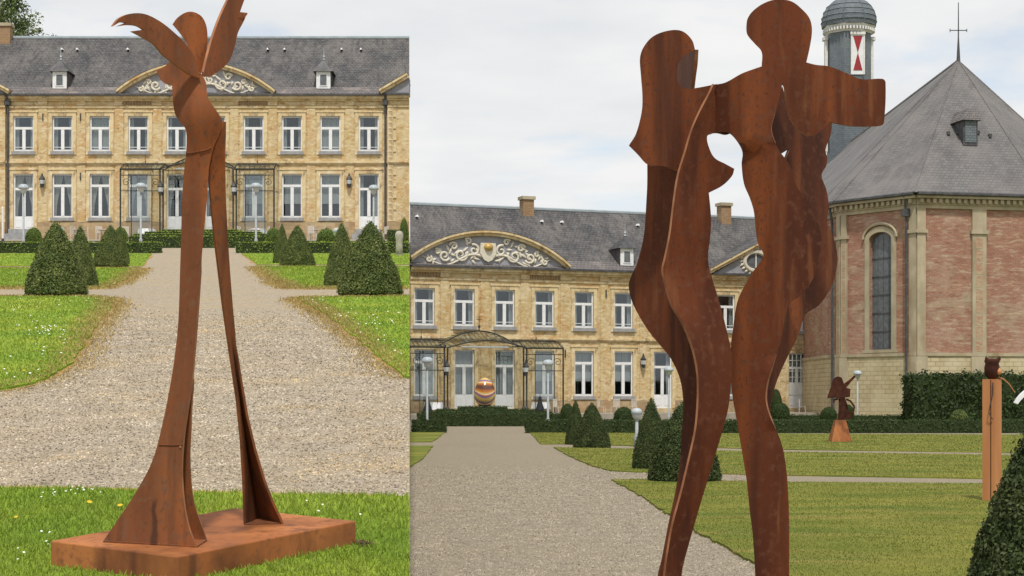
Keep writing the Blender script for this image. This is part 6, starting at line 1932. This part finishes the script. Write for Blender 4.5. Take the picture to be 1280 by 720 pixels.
# white curved sculpture at the picture edge: a crescent on a thin stand beyond the frame
YW = 34.0
cw = P(1303, 520, YW)
wa = empty('white_arc_sculpture', (cw.x, YW, 0), 0, 'white crescent blade of a sculpture beside the steel column', 'sculpture')
p = MB(lambda q: q - wa.location)
outer, inner = [], []
for k in range(21):
    t = lerp(R(155), R(-25), k / 20)
    w_ = 0.09 * math.sin(lerp(0.12, 0.95, k / 20) * math.pi) + 0.03
    dd = Vector((math.cos(t), 0, math.sin(t)))
    outer.append(cw + dd * 0.63); inner.append(cw + dd * (0.63 - w_))
for k in range(20):
    q = [outer[k], outer[k + 1], inner[k + 1], inner[k]]
    e_ = Vector((0, 0.06, 0))
    p.add([x - e_ for x in q] + [x + e_ for x in q], [(0, 1, 2, 3), (4, 7, 6, 5), (0, 4, 5, 1), (2, 6, 7, 3)] + ([(0, 3, 7, 4)] if k == 0 else []) + ([(1, 5, 6, 2)] if k == 19 else []))
p.build('crescent', M['white'], wa)
p = MB(lambda q: q - wa.location)
p.tube([outer[14] - Vector((0, 0, 0.05)), Vector((outer[14].x, YW, 0))], 0.035, 8); p.lathe([(0.25, 0), (0.25, 0.04), (0.05, 0.06)], 16, (outer[14].x, YW, 0))
p.build('stand', M['white'], wa)

# stone post on the left garden, pale post by the far door
so = GL(499, 320)
sp = empty('stone_post', so, 0, 'short round-headed grey stone post on the lawn beside the low hedge', 'post')
k_ = so.y / F
p = MB(); p.lathe([(4.6 * k_, -0.03), (4.3 * k_, 12 * k_), (4.3 * k_, 20 * k_), (5.2 * k_, 24 * k_), (5.0 * k_, 28 * k_), (3 * k_, 31 * k_), (0.01, 31.6 * k_)], 14); p.build('shaft', M['post'], sp, True)
p = MB(); p.lathe([(5.4 * k_, -0.03), (5.4 * k_, 1.4 * k_)], 14); p.build('foot', M['post'], sp)
Yq = 92.0
wp = empty('pale_post', ((3.5 - 640) / F * Yq, Yq, zL(Yq)), 0, 'thin pale post with dark foot by the far edge of the hilltop terrace', 'post')
hq = EYE + (VH - 258) / F * Yq - zL(Yq)
p = MB(); p.lathe([(0.06, 0.5), (0.06, hq - 0.1), (0.02, hq)], 8); p.build('shaft', M['whitetrim'], wp)
p = MB(); p.lathe([(0.12, -0.05), (0.12, 0.1), (0.07, 0.5)], 8); p.build('foot', M['iron'], wp)

# tree behind the left roof
YT = 142.0
tb = Vector(((-6 - 640) / F * YT, YT, zL(YT)))
tr = empty('tree', tb, 0, 'leafy tree rising behind the slate roof beside the chimney', 'tree')
zt = EYE + (VH + 25) / F * YT - tb.z
p = MB()
p.tube([(0, 0, -0.2), (0.15, 0, zt * 0.3), (-0.1, 0.1, zt * 0.55), (0.1, 0, zt * 0.8), (0.2, 0, zt * 0.95)], [0.5, 0.4, 0.3, 0.16, 0.05], 10)
cl_ = []
rr_ = random.Random(5)
for i in range(44):
    t = rr_.uniform(0.35, 0.97); a = rr_.uniform(0, 6.28)
    spread = 4.9 * math.sin(clamp((t - 0.25) / 0.78) * math.pi) ** 0.6 * rr_.uniform(0.45, 1.0)
    b0 = Vector((0, 0, zt * (t - 0.12))); e = Vector((spread * math.cos(a), spread * math.sin(a), zt * t))
    p.tube([b0, b0.lerp(e, 0.5) + Vector((0, 0, 0.25)), e], [0.12, 0.07, 0.02], 5)
    cl_.append((e, rr_.uniform(0.7, 1.3)))
    cl_.append((b0.lerp(e, 0.65) + Vector((rr_.uniform(-.6, .6), rr_.uniform(-.6, .6), rr_.uniform(0, .6))), rr_.uniform(0.6, 1.0)))
# branches that show over the roof
for u, v, r_ in ((2, 6, 0.9), (14, 2, 0.9), (24, 8, 0.8), (6, 22, 0.8), (20, 24, 0.5), (30, 36, 0.8), (42, 40, 0.6), (50, 38, 0.35), (34, 44, 0.8), (22, 42, 0.8), (12, 12, 0.8), (28, 30, 0.5)):
    e = P(u, v, YT + rr_.uniform(-1, 1)) - tb
    b0 = Vector((0, 0, e.z - 1.6))
    p.tube([b0, b0.lerp(e, 0.5) + Vector((0, 0, 0.2)), e], [0.10, 0.06, 0.015], 5)
    cl_.append((e, r_))
p.build('trunk', M['bark'], tr)
P_, N_ = [], []
for c, r_ in cl_:
    n = int(120 * r_ * r_) + 25
    d = rng.normal(0, 1, (n, 3)); d /= np.linalg.norm(d, axis=1)[:, None]
    q = d * (rng.uniform(0, 1, (n, 1)) ** 0.45) * r_ * np.array([1.1, 1.1, 0.75])
    P_.append(q + np.array(tuple(c))); N_.append(d + np.array([0, 0, 0.6]))
tag(link('crown', polymesh('crown', leaves(np.concatenate(P_), np.concatenate(N_), 0.12, 0.8, 0.6), M['treeleaf'], 4), tr), kind='stuff')
